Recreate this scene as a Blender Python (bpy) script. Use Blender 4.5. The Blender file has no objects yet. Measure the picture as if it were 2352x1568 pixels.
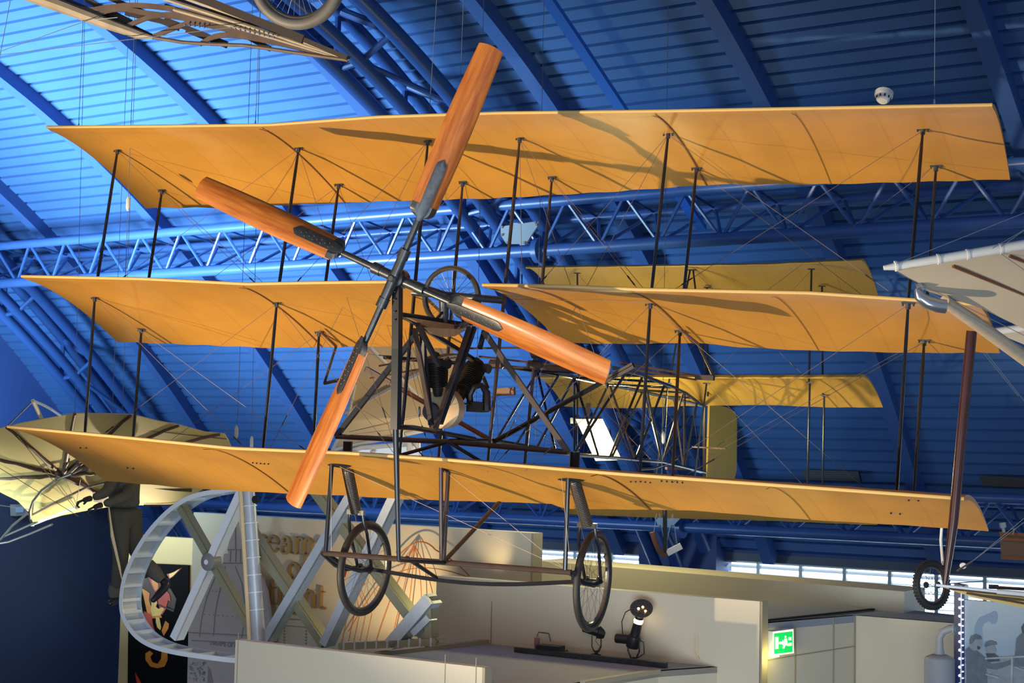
import bpy, math, random
import numpy as np
from mathutils import Vector, Matrix
random.seed(7)
scene = bpy.context.scene
C = scene.collection

# ------------------------------------------------------------------ camera
W, H = 2352, 1568
F, PITCH, ROLL = 3557.3, .0708, .021
_r = np.array([1., 0, 0]); _f = np.array([0, math.cos(PITCH), math.sin(PITCH)]); _u = np.array([0, -math.sin(PITCH), math.cos(PITCH)])
CA = math.cos(ROLL)*_r + math.sin(ROLL)*_u
CB = -math.sin(ROLL)*_r + math.cos(ROLL)*_u
CC = _f
cam_d = bpy.data.cameras.new('camera'); cam = bpy.data.objects.new('camera', cam_d); C.objects.link(cam)
cam_d.sensor_width = 36; cam_d.lens = F/W*36; cam_d.clip_start = .05; cam_d.clip_end = 200
cam.matrix_world = Matrix(((CA[0], CB[0], -CC[0], 0), (CA[1], CB[1], -CC[1], 0), (CA[2], CB[2], -CC[2], 0), (0, 0, 0, 1)))
cam_d.dof.use_dof = True; cam_d.dof.focus_distance = 9.0; cam_d.dof.aperture_fstop = 6.0
scene.camera = cam

# ------------------------------------------------------------------ light
world = bpy.data.worlds.new('world'); scene.world = world; world.use_nodes = True
bg = world.node_tree.nodes['Background']
bg.inputs['Color'].default_value = (.62, .78, 1, 1); bg.inputs['Strength'].default_value = .33
vs = scene.view_settings
vs.view_transform = 'Standard'; vs.look = 'None'; vs.gamma = 1; vs.use_curve_mapping = False; vs.exposure = .35

TH = .9987
Lv = np.array([-math.sin(TH), math.cos(TH), 0]); Nv = np.array([math.cos(TH), math.sin(TH), 0]); Zv = np.array([0, 0, 1.])
def rm(l, n, z): return Lv*l + Nv*n + Zv*z           # room coordinates: along the vault, across it, up

def lamp(kind, name, loc, target, energy, color, **kw):
    d = bpy.data.lights.new(name, kind); o = bpy.data.objects.new(name, d); C.objects.link(o)
    d.energy = energy; d.color = color
    for k, v in kw.items(): setattr(d, k, v)
    o.location = Vector(loc)
    if target is not None:
        o.rotation_euler = (Vector(target)-Vector(loc)).to_track_quat('-Z', 'Y').to_euler()
    return o
# daylight from the glazed gable beyond the left edge, lighting the vault
lamp('AREA', 'gable_daylight', rm(14.6, 7.0, -.9), rm(12.8, 12.0, 2.9), 620, (.62, .88, 1), size=3.2, shape='SQUARE', spread=math.radians(78))
lamp('AREA', 'end_wall_fill', rm(16.9, 12.2, .6), rm(18.8, 14.6, .7), 90, (.55, .86, 1), size=1.2, shape='SQUARE', spread=math.radians(120))  # added fill on the end wall, in place of the blue glare there
# soft cool fill added low in the hall to lift the display panels
lamp('AREA', 'panel_fill', rm(2, 1.5, -3.2), rm(7, 12, -1.1), 100, (.80, .90, 1), size=4, shape='SQUARE', spread=math.radians(80))
# the warm gallery floodlight that throws the propeller's shadow on the top wing
lamp('SPOT', 'gallery_floodlight', (-9.27, 3.33, -3.51), (.0, 9.0, 1.85), 6200, (1, .77, .48), spot_size=math.radians(36), spot_blend=.45, shadow_soft_size=.06)

# ------------------------------------------------------------------ unprojection helpers
def ray(x, y): return (x-W/2)/F*CA - (y-H/2)/F*CB + CC
def PN(px, n): u = ray(*px); return u*(n/(u@Nv))
def PL(px, l): u = ray(*px); return u*(l/(u@Lv))
def PZ(px, z): u = ray(*px); return u*(z/u[2])
def PD(px, d): return ray(*px)*d
def proj(P):
    P = np.asarray(P, float); z = P@CC
    return np.array([W/2+F*(P@CA)/z, H/2-F*(P@CB)/z])

# ------------------------------------------------------------------ materials
def mat(name, col, rough=.5, metal=0, spec=.5, noise=None, bump=None, emit=None, coat=0, stretch=None, cvar=None):
    m = bpy.data.materials.new(name); m.use_nodes = True; nt = m.node_tree; b = nt.nodes['Principled BSDF']
    b.inputs['Base Color'].default_value = (*col, 1); b.inputs['Roughness'].default_value = rough
    b.inputs['Metallic'].default_value = metal; b.inputs['Specular IOR Level'].default_value = spec
    b.inputs['Coat Weight'].default_value = coat
    if emit:
        b.inputs['Emission Color'].default_value = (*emit[0], 1); b.inputs['Emission Strength'].default_value = emit[1]
    if noise:
        tc = nt.nodes.new('ShaderNodeTexCoord'); mp = nt.nodes.new('ShaderNodeMapping'); nz = nt.nodes.new('ShaderNodeTexNoise')
        nt.links.new(tc.outputs['Object'], mp.inputs[0]); nt.links.new(mp.outputs[0], nz.inputs['Vector'])
        if stretch: mp.inputs['Scale'].default_value = stretch
        nz.inputs['Scale'].default_value = noise[0]; nz.inputs['Detail'].default_value = 5
        cr = nt.nodes.new('ShaderNodeValToRGB'); nt.links.new(nz.outputs['Fac'], cr.inputs[0])
        c2 = cvar or tuple(c*noise[1] for c in col)
        cr.color_ramp.elements[0].position = .3; cr.color_ramp.elements[1].position = .7
        cr.color_ramp.elements[0].color = (*c2, 1); cr.color_ramp.elements[1].color = (*col, 1)
        nt.links.new(cr.outputs[0], b.inputs['Base Color'])
        if bump:
            bp = nt.nodes.new('ShaderNodeBump'); bp.inputs['Strength'].default_value = bump; bp.inputs['Distance'].default_value = .01
            nt.links.new(nz.outputs['Fac'], bp.inputs['Height']); nt.links.new(bp.outputs[0], b.inputs['Normal'])
    return m
M = {}
M['roof'] = mat('blue_roof_paint', (.048, .135, .385), .5, noise=(1.3, .86))
M['rib'] = mat('blue_rib_paint', (.036, .10, .32), .5)
M['archtube'] = mat('shaded_blue_tube_paint', (.024, .072, .26), .35)  # tube blue darkened to put the arches' unlit undersides into the colour
M['tube'] = mat('blue_tube_paint', (.05, .135, .43), .32, noise=(3, .85))
M['brightblue'] = mat('bright_blue_paint', (.03, .16, .72), .4)
M['navy'] = mat('navy_wall_paint', (.030, .040, .085), .6, noise=(1.2, .9))
M['pier'] = mat('blue_pier_paint', (.035, .075, .27), .55)
M['dark'] = mat('dark_gap', (.01, .012, .016), .8)
M['darkslat'] = mat('dark_blue_slat', (.012, .018, .04), .5)
M['greyframe'] = mat('grey_window_frame', (.10, .13, .2), .5)
M['floor'] = mat('grey_floor', (.2, .2, .21), .6)
M['beige'] = mat('cream_panel', (.66, .60, .46), .6, noise=(.7, .94))
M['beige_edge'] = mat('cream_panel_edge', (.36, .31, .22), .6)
M['yellowlit'] = mat('yellow_lit_cream_panel', (.60, .42, .17), .6)  # cream board with the yellow light on it put into the colour
M['greytop'] = mat('grey_box_lid', (.30, .32, .38), .7, noise=(5, .9))
M['steel'] = mat('dark_steel', (.085, .095, .11), .36, .6, noise=(30, .6))
M['strut'] = mat('dark_strut_paint', (.016, .018, .024), .22, .2)
M['brownstrut'] = mat('brown_varnished_wood', (.055, .034, .028), .35, noise=(14, .6))
M['rust'] = mat('reddish_varnished_wood', (.20, .075, .03), .4, noise=(14, .6))
M['wire'] = mat('bracing_wire_steel', (.20, .16, .15), .45, .5)
M['palewire'] = mat('pale_cable', (.17, .21, .28), .5, .3)
M['rubber'] = mat('black_rubber', (.022, .02, .02), .6, noise=(18, .7))
M['greyrubber'] = mat('worn_grey_rubber', (.16, .15, .14), .55, noise=(9, .7))
M['rim'] = mat('steel_rim', (.13, .12, .11), .35, .6)
M['gold'] = mat('brass', (.62, .38, .13), .35, .8)
M['alu'] = mat('aluminium', (.55, .62, .69), .38, .25, noise=(20, .9))
M['greenalu'] = mat('primer_green_aluminium', (.33, .32, .21), .4, .4)
M['silver'] = mat('daylit_silver', (.86, .91, .96), .3, .1)  # near-white base: daylight on the frame's flange and bar painted in
M['capmetal'] = mat('polished_end_metal', (.42, .46, .52), .22, .9)
M['cream'] = mat('cream_fabric', (.80, .64, .38), .7, noise=(2, .93))
M['sail'] = mat('beige_fabric', (.52, .46, .36), .75, noise=(3, .93))
M['whitetube'] = mat('white_taped_tube', (.74, .74, .71), .4)
M['bindtube'] = mat('fabric_wrapped_tube', (.55, .45, .33), .55, noise=(25, .85))
M['redpole'] = mat('dark_red_pole', (.06, .018, .018), .25, noise=(6, .6))
M['glider'] = mat('yellow_glider_cloth', (.78, .58, .20), .7, noise=(2.5, .9))
M['willow'] = mat('brown_willow', (.13, .06, .035), .6, noise=(20, .6))
M['plasterwhite'] = mat('white_plastic', (.75, .8, .82), .4)
M['plate'] = mat('pale_blue_plate', (.32, .42, .55), .5)
M['leather'] = mat('brown_canvas_pad', (.50, .30, .16), .7, noise=(20, .8))
M['engine'] = mat('black_engine_casting', (.028, .022, .02), .45, .4, noise=(25, .6))
M['crank'] = mat('weathered_crankcase', (.36, .33, .24), .5, .3, noise=(7, .5), cvar=(.45, .26, .11))
M['copper'] = mat('copper_pipe', (.13, .075, .05), .4, .5)
M['metalbox'] = mat('grey_metal_housing', (.22, .22, .22), .5)
M['blackplastic'] = mat('black_plastic', (.015, .015, .018), .4)
M['tank'] = mat('grey_painted_tank', (.28, .31, .35), .5)
M['ply'] = mat('plywood_orange', (.42, .24, .15), .6)
M['tweed'] = mat('grey_tweed', (.10, .095, .075), .85, noise=(60, .7))
M['trouser'] = mat('grey_trouser', (.085, .078, .06), .85, noise=(60, .8))
M['sock'] = mat('grey_wool_sock', (.13, .12, .1), .9, noise=(80, .7))
M['boot'] = mat('black_leather_boot', (.02, .02, .025), .3)
M['skin'] = mat('mannequin_skin', (.5, .3, .2), .5)
M['glove'] = mat('black_glove', (.02, .02, .02), .6)
M['poster'] = mat('black_poster', (.006, .006, .007), .8, spec=.1)
M['white_glow'] = mat('daylit_louvre', (.8, .85, .9), .5, emit=((.72, .9, 1), 2.0))
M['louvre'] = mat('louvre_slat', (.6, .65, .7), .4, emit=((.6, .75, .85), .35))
M['sky'] = mat('daylight_sky_behind_glass', (.7, .85, 1), .5, emit=((.75, .92, 1), 3.0))
def emis(name, col, s): return mat(name, col, .5, emit=(col, s))

def wood_mat():
    m = bpy.data.materials.new('orange_varnished_wood'); m.use_nodes = True; nt = m.node_tree; b = nt.nodes['Principled BSDF']
    tc = nt.nodes.new('ShaderNodeTexCoord'); mp = nt.nodes.new('ShaderNodeMapping'); mp.inputs['Scale'].default_value = (34, 34, 3.2)
    nz = nt.nodes.new('ShaderNodeTexNoise'); nz.inputs['Scale'].default_value = 1.2; nz.inputs['Detail'].default_value = 6; nz.inputs['Distortion'].default_value = .6
    cr = nt.nodes.new('ShaderNodeValToRGB')
    nt.links.new(tc.outputs['Object'], mp.inputs[0]); nt.links.new(mp.outputs[0], nz.inputs['Vector']); nt.links.new(nz.outputs['Fac'], cr.inputs[0])
    e = cr.color_ramp.elements; e[0].position = .3; e[0].color = (.30, .075, .012, 1); e[1].position = .75; e[1].color = (.56, .20, .035, 1)
    nt.links.new(cr.outputs[0], b.inputs['Base Color']); b.inputs['Roughness'].default_value = .42; b.inputs['Coat Weight'].default_value = .3; b.inputs['Coat Roughness'].default_value = .12; b.inputs['Specular IOR Level'].default_value = .3
    return m
M['wood'] = wood_mat()

def wing_mat(name, col, pitch=.305, line=.72):
    """doped cotton; faint darker lines where the ribs touch the cloth"""
    m = bpy.data.materials.new(name); m.use_nodes = True; nt = m.node_tree; b = nt.nodes['Principled BSDF']
    tc = nt.nodes.new('ShaderNodeTexCoord'); sp = nt.nodes.new('ShaderNodeSeparateXYZ'); nt.links.new(tc.outputs['Object'], sp.inputs[0])
    def math_(op, a, bv=None):
        n = nt.nodes.new('ShaderNodeMath'); n.operation = op
        nt.links.new(a, n.inputs[0])
        if bv is not None: n.inputs[1].default_value = bv
        return n.outputs[0]
    d = math_('ABSOLUTE', math_('SUBTRACT', math_('FRACT', math_('ADD', math_('DIVIDE', sp.outputs['X'], pitch), 50.5)), .5))
    rib = math_('LESS_THAN', d, .02)
    nz = nt.nodes.new('ShaderNodeTexNoise'); nz.inputs['Scale'].default_value = 1.6; nz.inputs['Detail'].default_value = 6; nz.inputs['Roughness'].default_value = .6
    nt.links.new(tc.outputs['Object'], nz.inputs['Vector'])
    cr = nt.nodes.new('ShaderNodeValToRGB'); nt.links.new(nz.outputs['Fac'], cr.inputs[0])
    cr.color_ramp.elements[0].position = .32; cr.color_ramp.elements[0].color = (*[c*.80 for c in col], 1)
    cr.color_ramp.elements[1].position = .68; cr.color_ramp.elements[1].color = (*col, 1)
    mx = nt.nodes.new('ShaderNodeMix'); mx.data_type = 'RGBA'; mx.blend_type = 'MULTIPLY'
    mx.inputs['B'].default_value = (line+.14, line+.08, line, 1)
    sc = math_('MULTIPLY', rib, .55)
    nt.links.new(sc, mx.inputs['Factor']); nt.links.new(cr.outputs[0], mx.inputs['A']); nt.links.new(mx.outputs['Result'], b.inputs['Base Color'])
    n2 = nt.nodes.new('ShaderNodeTexNoise'); n2.inputs['Scale'].default_value = 220; nt.links.new(tc.outputs['Object'], n2.inputs['Vector'])
    bp = nt.nodes.new('ShaderNodeBump'); bp.inputs['Strength'].default_value = .12; bp.inputs['Distance'].default_value = .002
    nt.links.new(n2.outputs['Fac'], bp.inputs['Height']); nt.links.new(bp.outputs[0], b.inputs['Normal'])
    b.inputs['Roughness'].default_value = .46; b.inputs['Specular IOR Level'].default_value = .4
    return m
M['wing'] = wing_mat('amber_doped_cotton', (.65, .31, .045))
M['tailwing'] = wing_mat('pale_amber_doped_cotton', (.70, .42, .09))
M['ledge'] = mat('lit_leading_edge_cotton', (.66, .44, .16), .6)  # paler than the wing cotton: light caught along the edge, painted in
M['rudderfab'] = mat('lit_rudder_fabric', (.80, .50, .07), .6, noise=(3, .92))  # base lightened to stand for side light on the rudder
M['seam'] = mat('brown_seam_tape', (.16, .055, .02), .6)

# ------------------------------------------------------------------ mesh builder
def V3(a): return np.array(a, float)
def unit(a): a = V3(a); return a/max(np.linalg.norm(a), 1e-9)
def frame(d):
    d = unit(d); h = Zv if abs(d[2]) < .9 else np.array([1., 0, 0])
    a = unit(np.cross(h, d)); b = np.cross(d, a); return a, b
class MB:
    def __init__(s): s.v = []; s.f = []; s.m = []; s.cur = 0
    def add(s, vs_, fs, mi=None):
        o = len(s.v); s.v += [tuple(float(c) for c in p) for p in vs_]; s.f += [tuple(i+o for i in f) for f in fs]; s.m += [s.cur if mi is None else mi]*len(fs); return s
    def tube(s, a, b, r0, r1=None, n=10, caps=True):
        a, b = V3(a), V3(b); r1 = r0 if r1 is None else r1
        u, w = frame(b-a); vs_ = []
        for p, r in ((a, r0), (b, r1)):
            for i in range(n):
                t = 2*math.pi*i/n; vs_.append(p+r*(math.cos(t)*u+math.sin(t)*w))
        fs = [(i, (i+1) % n, n+(i+1) % n, n+i) for i in range(n)]
        if caps: fs += [tuple(range(n-1, -1, -1)), tuple(range(n, 2*n))]
        return s.add(vs_, fs)
    def path(s, pts, r, n=8, closed=False):
        pts = [V3(p) for p in pts]; k = len(pts); rs = r if hasattr(r, '__len__') else [r]*k
        ref = None; vs_ = []
        for i, p in enumerate(pts):
            if closed: d = pts[(i+1) % k]-pts[i-1]
            else: d = pts[min(i+1, k-1)]-pts[max(i-1, 0)]
            d = unit(d)
            if ref is None: u, _ = frame(d)
            else: u = unit(ref-d*(ref@d))
            ref = u; w = np.cross(d, u)
            for j in range(n):
                t = 2*math.pi*j/n; vs_.append(p+rs[i]*(math.cos(t)*u+math.sin(t)*w))
        fs = []
        for i in range(k if closed else k-1):
            q = (i+1) % k
            for j in range(n): fs.append((i*n+j, i*n+(j+1) % n, q*n+(j+1) % n, q*n+j))
        if not closed: fs += [tuple(range(n-1, -1, -1)), tuple((k-1)*n+j for j in range(n))]
        return s.add(vs_, fs)
    def box(s, c, ax, ay, az):
        """centre and three half-extent vectors"""
        c, ax, ay, az = map(V3, (c, ax, ay, az))
        vs_ = [c+i*ax+j*ay+k*az for k in (-1, 1) for j in (-1, 1) for i in (-1, 1)]
        return s.add(vs_, [(0, 2, 3, 1), (4, 5, 7, 6), (0, 1, 5, 4), (2, 6, 7, 3), (0, 4, 6, 2), (1, 3, 7, 5)])
    def beam(s, a, b, w, h, up=None):
        a, b = V3(a), V3(b); d = unit(b-a)
        if up is None: u, v = frame(d)
        else: v = unit(V3(up)-d*(V3(up)@d)); u = np.cross(v, d)
        return s.box((a+b)/2, (b-a)/2, u*w/2, v*h/2)
    def prism(s, pts, ext):
        """closed polygon extruded by a vector"""
        pts = [V3(p) for p in pts]; e = V3(ext); k = len(pts)
        return s.add(pts+[p+e for p in pts], [tuple(range(k-1, -1, -1)), tuple(range(k, 2*k))]+[(i, (i+1) % k, k+(i+1) % k, k+i) for i in range(k)])
    def grid(s, P, wrapu=False, wrapv=False):
        nu, nv = len(P), len(P[0]); vs_ = [p for row in P for p in row]; fs = []
        for i in range(nu if wrapu else nu-1):
            for j in range(nv if wrapv else nv-1):
                a = i*nv+j; b = i*nv+(j+1) % nv; c = ((i+1) % nu)*nv+(j+1) % nv; d = ((i+1) % nu)*nv+j; fs.append((a, b, c, d))
        return s.add(vs_, fs)
    def lathe(s, c, ax, prof, n=20):
        """prof = (distance along axis, radius)"""
        c = V3(c); d = unit(ax); u, w = frame(d)
        P = [[c+d*h+r*(math.cos(2*math.pi*j/n)*u+math.sin(2*math.pi*j/n)*w) for j in range(n)] for h, r in prof]
        s.grid(P, wrapv=True)
        k = len(prof); o = len(s.v)-k*n
        s.f.append(tuple(o+j for j in range(n-1, -1, -1))); s.f.append(tuple(o+(k-1)*n+j for j in range(n))); s.m += [s.cur, s.cur]
        return s
    def ball(s, c, r, n=12, sc=(1, 1, 1)):
        P = []
        for i in range(n//2+1):
            t = math.pi*i/(n//2); P.append([V3(c)+V3(sc)*r*np.array([math.sin(t)*math.cos(2*math.pi*j/n), math.sin(t)*math.sin(2*math.pi*j/n), math.cos(t)]) for j in range(n)])
        return s.grid(P, wrapv=True)
    def torus(s, c, ax, R, r, n=40, k=10, sq=1.):
        c = V3(c); d = unit(ax); u, w = frame(d)
        P = []
        for i in range(n):
            t = 2*math.pi*i/n; e = math.cos(t)*u+math.sin(t)*w
            P.append([c+e*(R+r*math.cos(2*math.pi*j/k))+d*r*sq*math.sin(2*math.pi*j/k) for j in range(k)])
        return s.grid(P, wrapu=True, wrapv=True)
    def build(s, name, m, parent=None, smooth=True, angle=35):
        me = bpy.data.meshes.new(name); me.from_pydata(s.v, [], s.f)
        for mm in (m if isinstance(m, (list, tuple)) else [m]): me.materials.append(mm)
        if len(set(s.m)) > 1 or (s.m and s.m[0]):
            me.polygons.foreach_set('material_index', s.m)
        me.validate()
        import bmesh
        bm = bmesh.new(); bm.from_mesh(me); bmesh.ops.recalc_face_normals(bm, faces=bm.faces); bm.to_mesh(me); bm.free()
        if smooth:
            me.shade_smooth(); me.set_sharp_from_angle(angle=math.radians(angle))
        o = bpy.data.objects.new(name, me); C.objects.link(o)
        if parent is not None: o.parent = parent
        return o
def tag(o, label, cat, group=None):
    o['label'] = label; o['category'] = cat
    if group: o['group'] = group
    return o
def thing(name, label, cat, loc=(0, 0, 0), group=None, mat4=None):
    o = bpy.data.objects.new(name, None); C.objects.link(o); o.empty_display_size = .1
    if mat4 is not None: o.matrix_world = mat4
    else: o.location = Vector(loc)
    return tag(o, label, cat, group)
def struct(o): o['kind'] = 'structure'; return o
def local(root):
    """returns f(world point) -> coordinates local to an Empty that is only translated"""
    t = V3(root.location); return lambda p: V3(p)-t
class LMB(MB):
    """mesh builder that takes world points and stores them relative to the thing's base"""
    def __init__(s, root): super().__init__(); s.root = root
    def build(s, name, m, parent=None, **kw):
        t = V3(s.root.location)
        s.v = [tuple(V3(p)-t) for p in s.v]
        return super().build(name, m, parent if parent is not None else s.root, **kw)

# ================================================================== THE ROOM
S = 1.15
RC = [-1.27844436e-03, -1.73521897e-02, 2.76023085e-01, 3.66989790e+00]
def zr(n): return S*float(np.polyval(RC, n/S))
FLOOR = -3.9
LEND, LSTART = 18.8, -2.5
# corrugated vault: liner trays with narrow grooves, following the vault's curve
def vault_profile():
    ns = np.linspace(1.5, 17.95, 800); zs = np.array([zr(a) for a in ns])
    s = np.concatenate([[0], np.cumsum(np.hypot(np.diff(ns), np.diff(zs)))])
    tot = s[-1]; pitch = .166; out = []
    k = 0
    while (k+1)*pitch < tot:
        for fr, dep in ((0, .0), (.72, .0), (.74, .055), (.90, .055), (.96, .0)):
            q = (k+fr)*pitch; n_ = np.interp(q, s, ns); z_ = np.interp(q, s, zs)
            n2 = np.interp(q+.01, s, ns); z2 = np.interp(q+.01, s, zs); t = unit((n2-n_, z2-z_, 0)); nn = np.array([-t[1], t[0]])
            if nn[1] < 0: nn = -nn
            out.append((n_+nn[0]*dep, z_+nn[1]*dep))
        k += 1
    return out
prof = vault_profile()
mb = MB()
mb.grid([[rm(l, n, z) for n, z in prof] for l in (LSTART, LEND)])
struct(mb.build('ceiling', M['roof'], smooth=False))
# curved ribs under the vault
LR0, DR = 4.84*S, 1.8157*S
rn = np.linspace(2.0, 17.9, 60)
ti = 1
for k in range(-3, 7):
    l = LR0+k*DR
    if k in (7,): continue
    mb = MB(); P = []
    for n in rn:
        z = zr(n); dz = (zr(n+.02)-zr(n-.02))/.04; t = unit((1, dz, 0)); nn = np.array([t[1], -t[0]])
        a = (n-nn[0]*.02, z-nn[1]*.02); b = (n+nn[0]*.15, z+nn[1]*.15)
        w = .075
        P.append([rm(l-w, *a), rm(l-w, *b), rm(l+w, *b), rm(l+w, *a)])
    mb.grid(P, wrapv=True)
    struct(mb.build('trim_%d' % ti, M['rib'], smooth=False)); ti += 1
# end wall and long wall
SPL = -.25
mb = MB(); mb.box(rm(LEND+.1, 9, (FLOOR+SPL)/2), Lv*.1, Nv*9.6, Zv*(SPL-FLOOR)/2); struct(mb.build('wall_left', M['navy'], smooth=False))
mb = MB(); mb.box(rm(LEND+.12, 9, (SPL+6)/2), Lv*.1, Nv*9.6, Zv*(6-SPL)/2); struct(mb.build('wall_left', M['pier'], smooth=False))
mb = MB(); mb.box(rm((LSTART+LEND)/2, 9, FLOOR-.05), Lv*(LEND-LSTART)/2, Nv*10, Zv*.05); struct(mb.build('floor', M['floor'], smooth=False))
NW = 18.0
def wall_rect(mb, l0, l1, z0, z1, n=NW, th=.1):
    mb.box(rm((l0+l1)/2, n+th, (z0+z1)/2), Lv*(l1-l0)/2, Nv*th, Zv*(z1-z0)/2)
def lz(px, n=NW):
    p = PN(px, n); return p@Lv, p[2]
wt = lz((1900, 1303))[1]+.02     # window head
wb = wt-1.1
mb = MB(); wall_rect(mb, LSTART, LEND, FLOOR, wb-.0); wall_rect(mb, LSTART, LEND, wt+.09, wt+.24, n=NW-.05); 
l_p0 = lz((1668, 1300))[0]; l_p1 = lz((1492, 1290))[0]
struct(mb.build('wall_back', M['pier'], smooth=False))
mb = MB(); wall_rect(mb, LSTART, LEND, wt+.24, wt+.75, n=NW+.1); struct(mb.build('trim_20', M['dark'], smooth=False))
mb = MB(); wall_rect(mb, LSTART, LEND, wt-.0, wt+.1, n=NW-.06); struct(mb.build('trim_21', M['greyframe'], smooth=False))
# big concrete pier where the arch lands
mb = MB(); wall_rect(mb, l_p0, l_p1, FLOOR, wt+.55, n=NW-.3, th=.2); struct(mb.build('trim_22', M['pier'], smooth=False))
# windows with louvres between the piers
def window(i, l0, l1, full):
    fr = MB(); n = NW+.02
    w = struct(MB().box(rm((l0+l1)/2, NW+.17, (wt+wb)/2), Lv*(l1-l0)/2, Nv*.01, Zv*(wt-wb)/2).build('window_%d' % i, M['sky'], smooth=False))
    step = .56; k = 0; l = l0
    while l <= l1+.01:
        fr.box(rm(l, n, (wt+wb)/2), Lv*.022, Nv*.03, Zv*(wt-wb)/2); l += step
    fr.box(rm((l0+l1)/2, n, wt-.01), Lv*(l1-l0)/2, Nv*.03, Zv*.015)
    fr.build('window_frame', M['alu'], w, smooth=False)
    z = wt-.07; 
    while z > wb:
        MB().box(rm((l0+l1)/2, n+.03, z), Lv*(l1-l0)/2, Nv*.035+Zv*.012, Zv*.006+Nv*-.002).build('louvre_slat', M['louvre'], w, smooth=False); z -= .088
    return w
window(1, -2.2, l_p0, True); window(2, l_p1, l_p1+4.6, True)
window(3, l_p1+5.2, l_p1+7.6, True)
mb = MB(); wall_rect(mb, l_p1+4.6, l_p1+5.2, FLOOR, wt+.5, n=NW-.1, th=.12); wall_rect(mb, l_p1+7.6, LEND, FLOOR, wt+.5, n=NW-.1, th=.12); struct(mb.build('trim_23', M['pier'], smooth=False))

# ------------------------------------------------------------------ tubular arches and lattice trusses
def pt(l, n, off): return rm(l, n, zr(n)-off)
def arch(shift, label):
    base = rm(8.7+shift, 17.4, -1.6)
    root = thing('roof_arch', label, 'arch', base, 'tubular roof arches')
    ch = [(9.0, .72), (8.72, .68), (9.0, .16), (8.35, .45)]
    for i, (l, off) in enumerate(ch):
        n1 = 17.6 if i < 2 else 17.45
        ns = np.linspace(4, n1, 34)
        pts = [pt(l+shift, n, off) for n in ns]
        if i < 2: pts.append(rm(l+shift, n1+.5, -2.3))
        LMB(root).path(pts, .072 if i < 3 else .08, 12).build('chord', M['archtube'])
    a, b, c, d = ch
    for k, n in enumerate(np.arange(4.6, 17, 1.05)):
        for p, q in ((a, c), (b, d), (c, d), (a, b)):
            m2 = .03 if (p, q) != (c, d) else .042
            LMB(root).tube(pt(p[0]+shift, n, p[1]), pt(q[0]+shift, n, q[1]), m2, n=8).build('brace', M['archtube'])
        if k % 2 == 0: LMB(root).tube(pt(b[0]+shift, n, b[1]), pt(d[0]+shift, n+1.05, d[1]), .03, n=8).build('brace', M['archtube'])
    return root
arch(0, 'shaded blue tubular roof arch running from the top edge down to the pier')
arch(4*DR, 'hazy blue tubular roof arch at the left end by the dark wall')
def truss(name, label, low, t1, t2, node, l0, l1, r=.055):
    root = thing(name, label, 'truss', rm(9, *low), 'lattice roof trusses')
    for q, rr in ((low, r*1.15), (t1, r), (t2, r*.85)):
        LMB(root).tube(rm(l0, *q), rm(l1, *q), rr, n=12).build('chord', M['tube'])
    n = 0; l = l0
    while l < l1-node:
        m_ = l+node/2
        for q in (t1, t2):
            if n >= 100: break
            mb = LMB(root); mb.tube(rm(l, *low), rm(m_, *q), .018, n=6); mb.tube(rm(m_, *q), rm(l+node, *low), .018, n=6); mb.tube(rm(m_, *t1), rm(m_, *t2), .012, n=6)
            mb.build('lattice_brace', M['tube']); n += 1
        l += node
    for l in (8.2, 8.2+4*DR):
        if l0 < l < l1:
            LMB(root).lathe(rm(l, *low), Lv, [(-.03, .13), (.03, .13)], 20).build('flange', M['tube'])
    return root
NODE = .66
truss('lattice_truss', 'long blue lattice truss passing just under the top wing', (13.2, 2.03), (13.1, 2.50), (13.75, 2.42), NODE, -2.4, 18.6)
truss('lattice_truss', 'lower blue lattice truss just above the windows and panels', (16.5, -.845), (16.3, -.38), (17.0, -.45), NODE, -2.4, 18.6)
# bright blue cover strip between two ribs
root = thing('cover_strip', 'bright blue flat strip running down the vault behind the top wing', 'cable tray', PL((1420, 250), 6.9))
pts = [onp for onp in [PL(p, 6.62) for p in ((1235, -30), (1330, 110), (1428, 258), (1545, 430), (1612, 530))]]
mb = LMB(root); P = []
for p in pts: P.append([p-Lv*.05, p-Lv*.05+Zv*.05-Nv*.0, p+Lv*.05+Zv*.05, p+Lv*.05])
mb.grid(P, wrapv=True); mb.build('tray', M['brightblue'], smooth=False)
# pale plates on the arch
def plate(pxs, n, label):
    root = thing('gusset_plate', label, 'plate', PN(pxs[0], n))
    LMB(root).prism([PN(p, n) for p in pxs], Nv*.02).build('plate', M['plate'], smooth=False)
    for p in pxs: LMB(root).lathe(PN((p[0]*.9+sum(q[0] for q in pxs)/len(pxs)*.1, p[1]*.9+sum(q[1] for q in pxs)/len(pxs)*.1), n), Nv, [(-.012, .012), (0, .014)], 8).build('bolt', M['metalbox'])
plate([(1150, 520), (1235, 508), (1238, 514), (1207, 560), (1163, 560), (1150, 540)], 12.6, 'pale blue angular plate hanging beside the roof arch near the lattice truss')
plate([(1497, 1172), (1570, 1176), (1572, 1180), (1543, 1210), (1513, 1210), (1504, 1190)], 16.3, 'pale blue angular plate on the arch foot above the windows')
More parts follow.
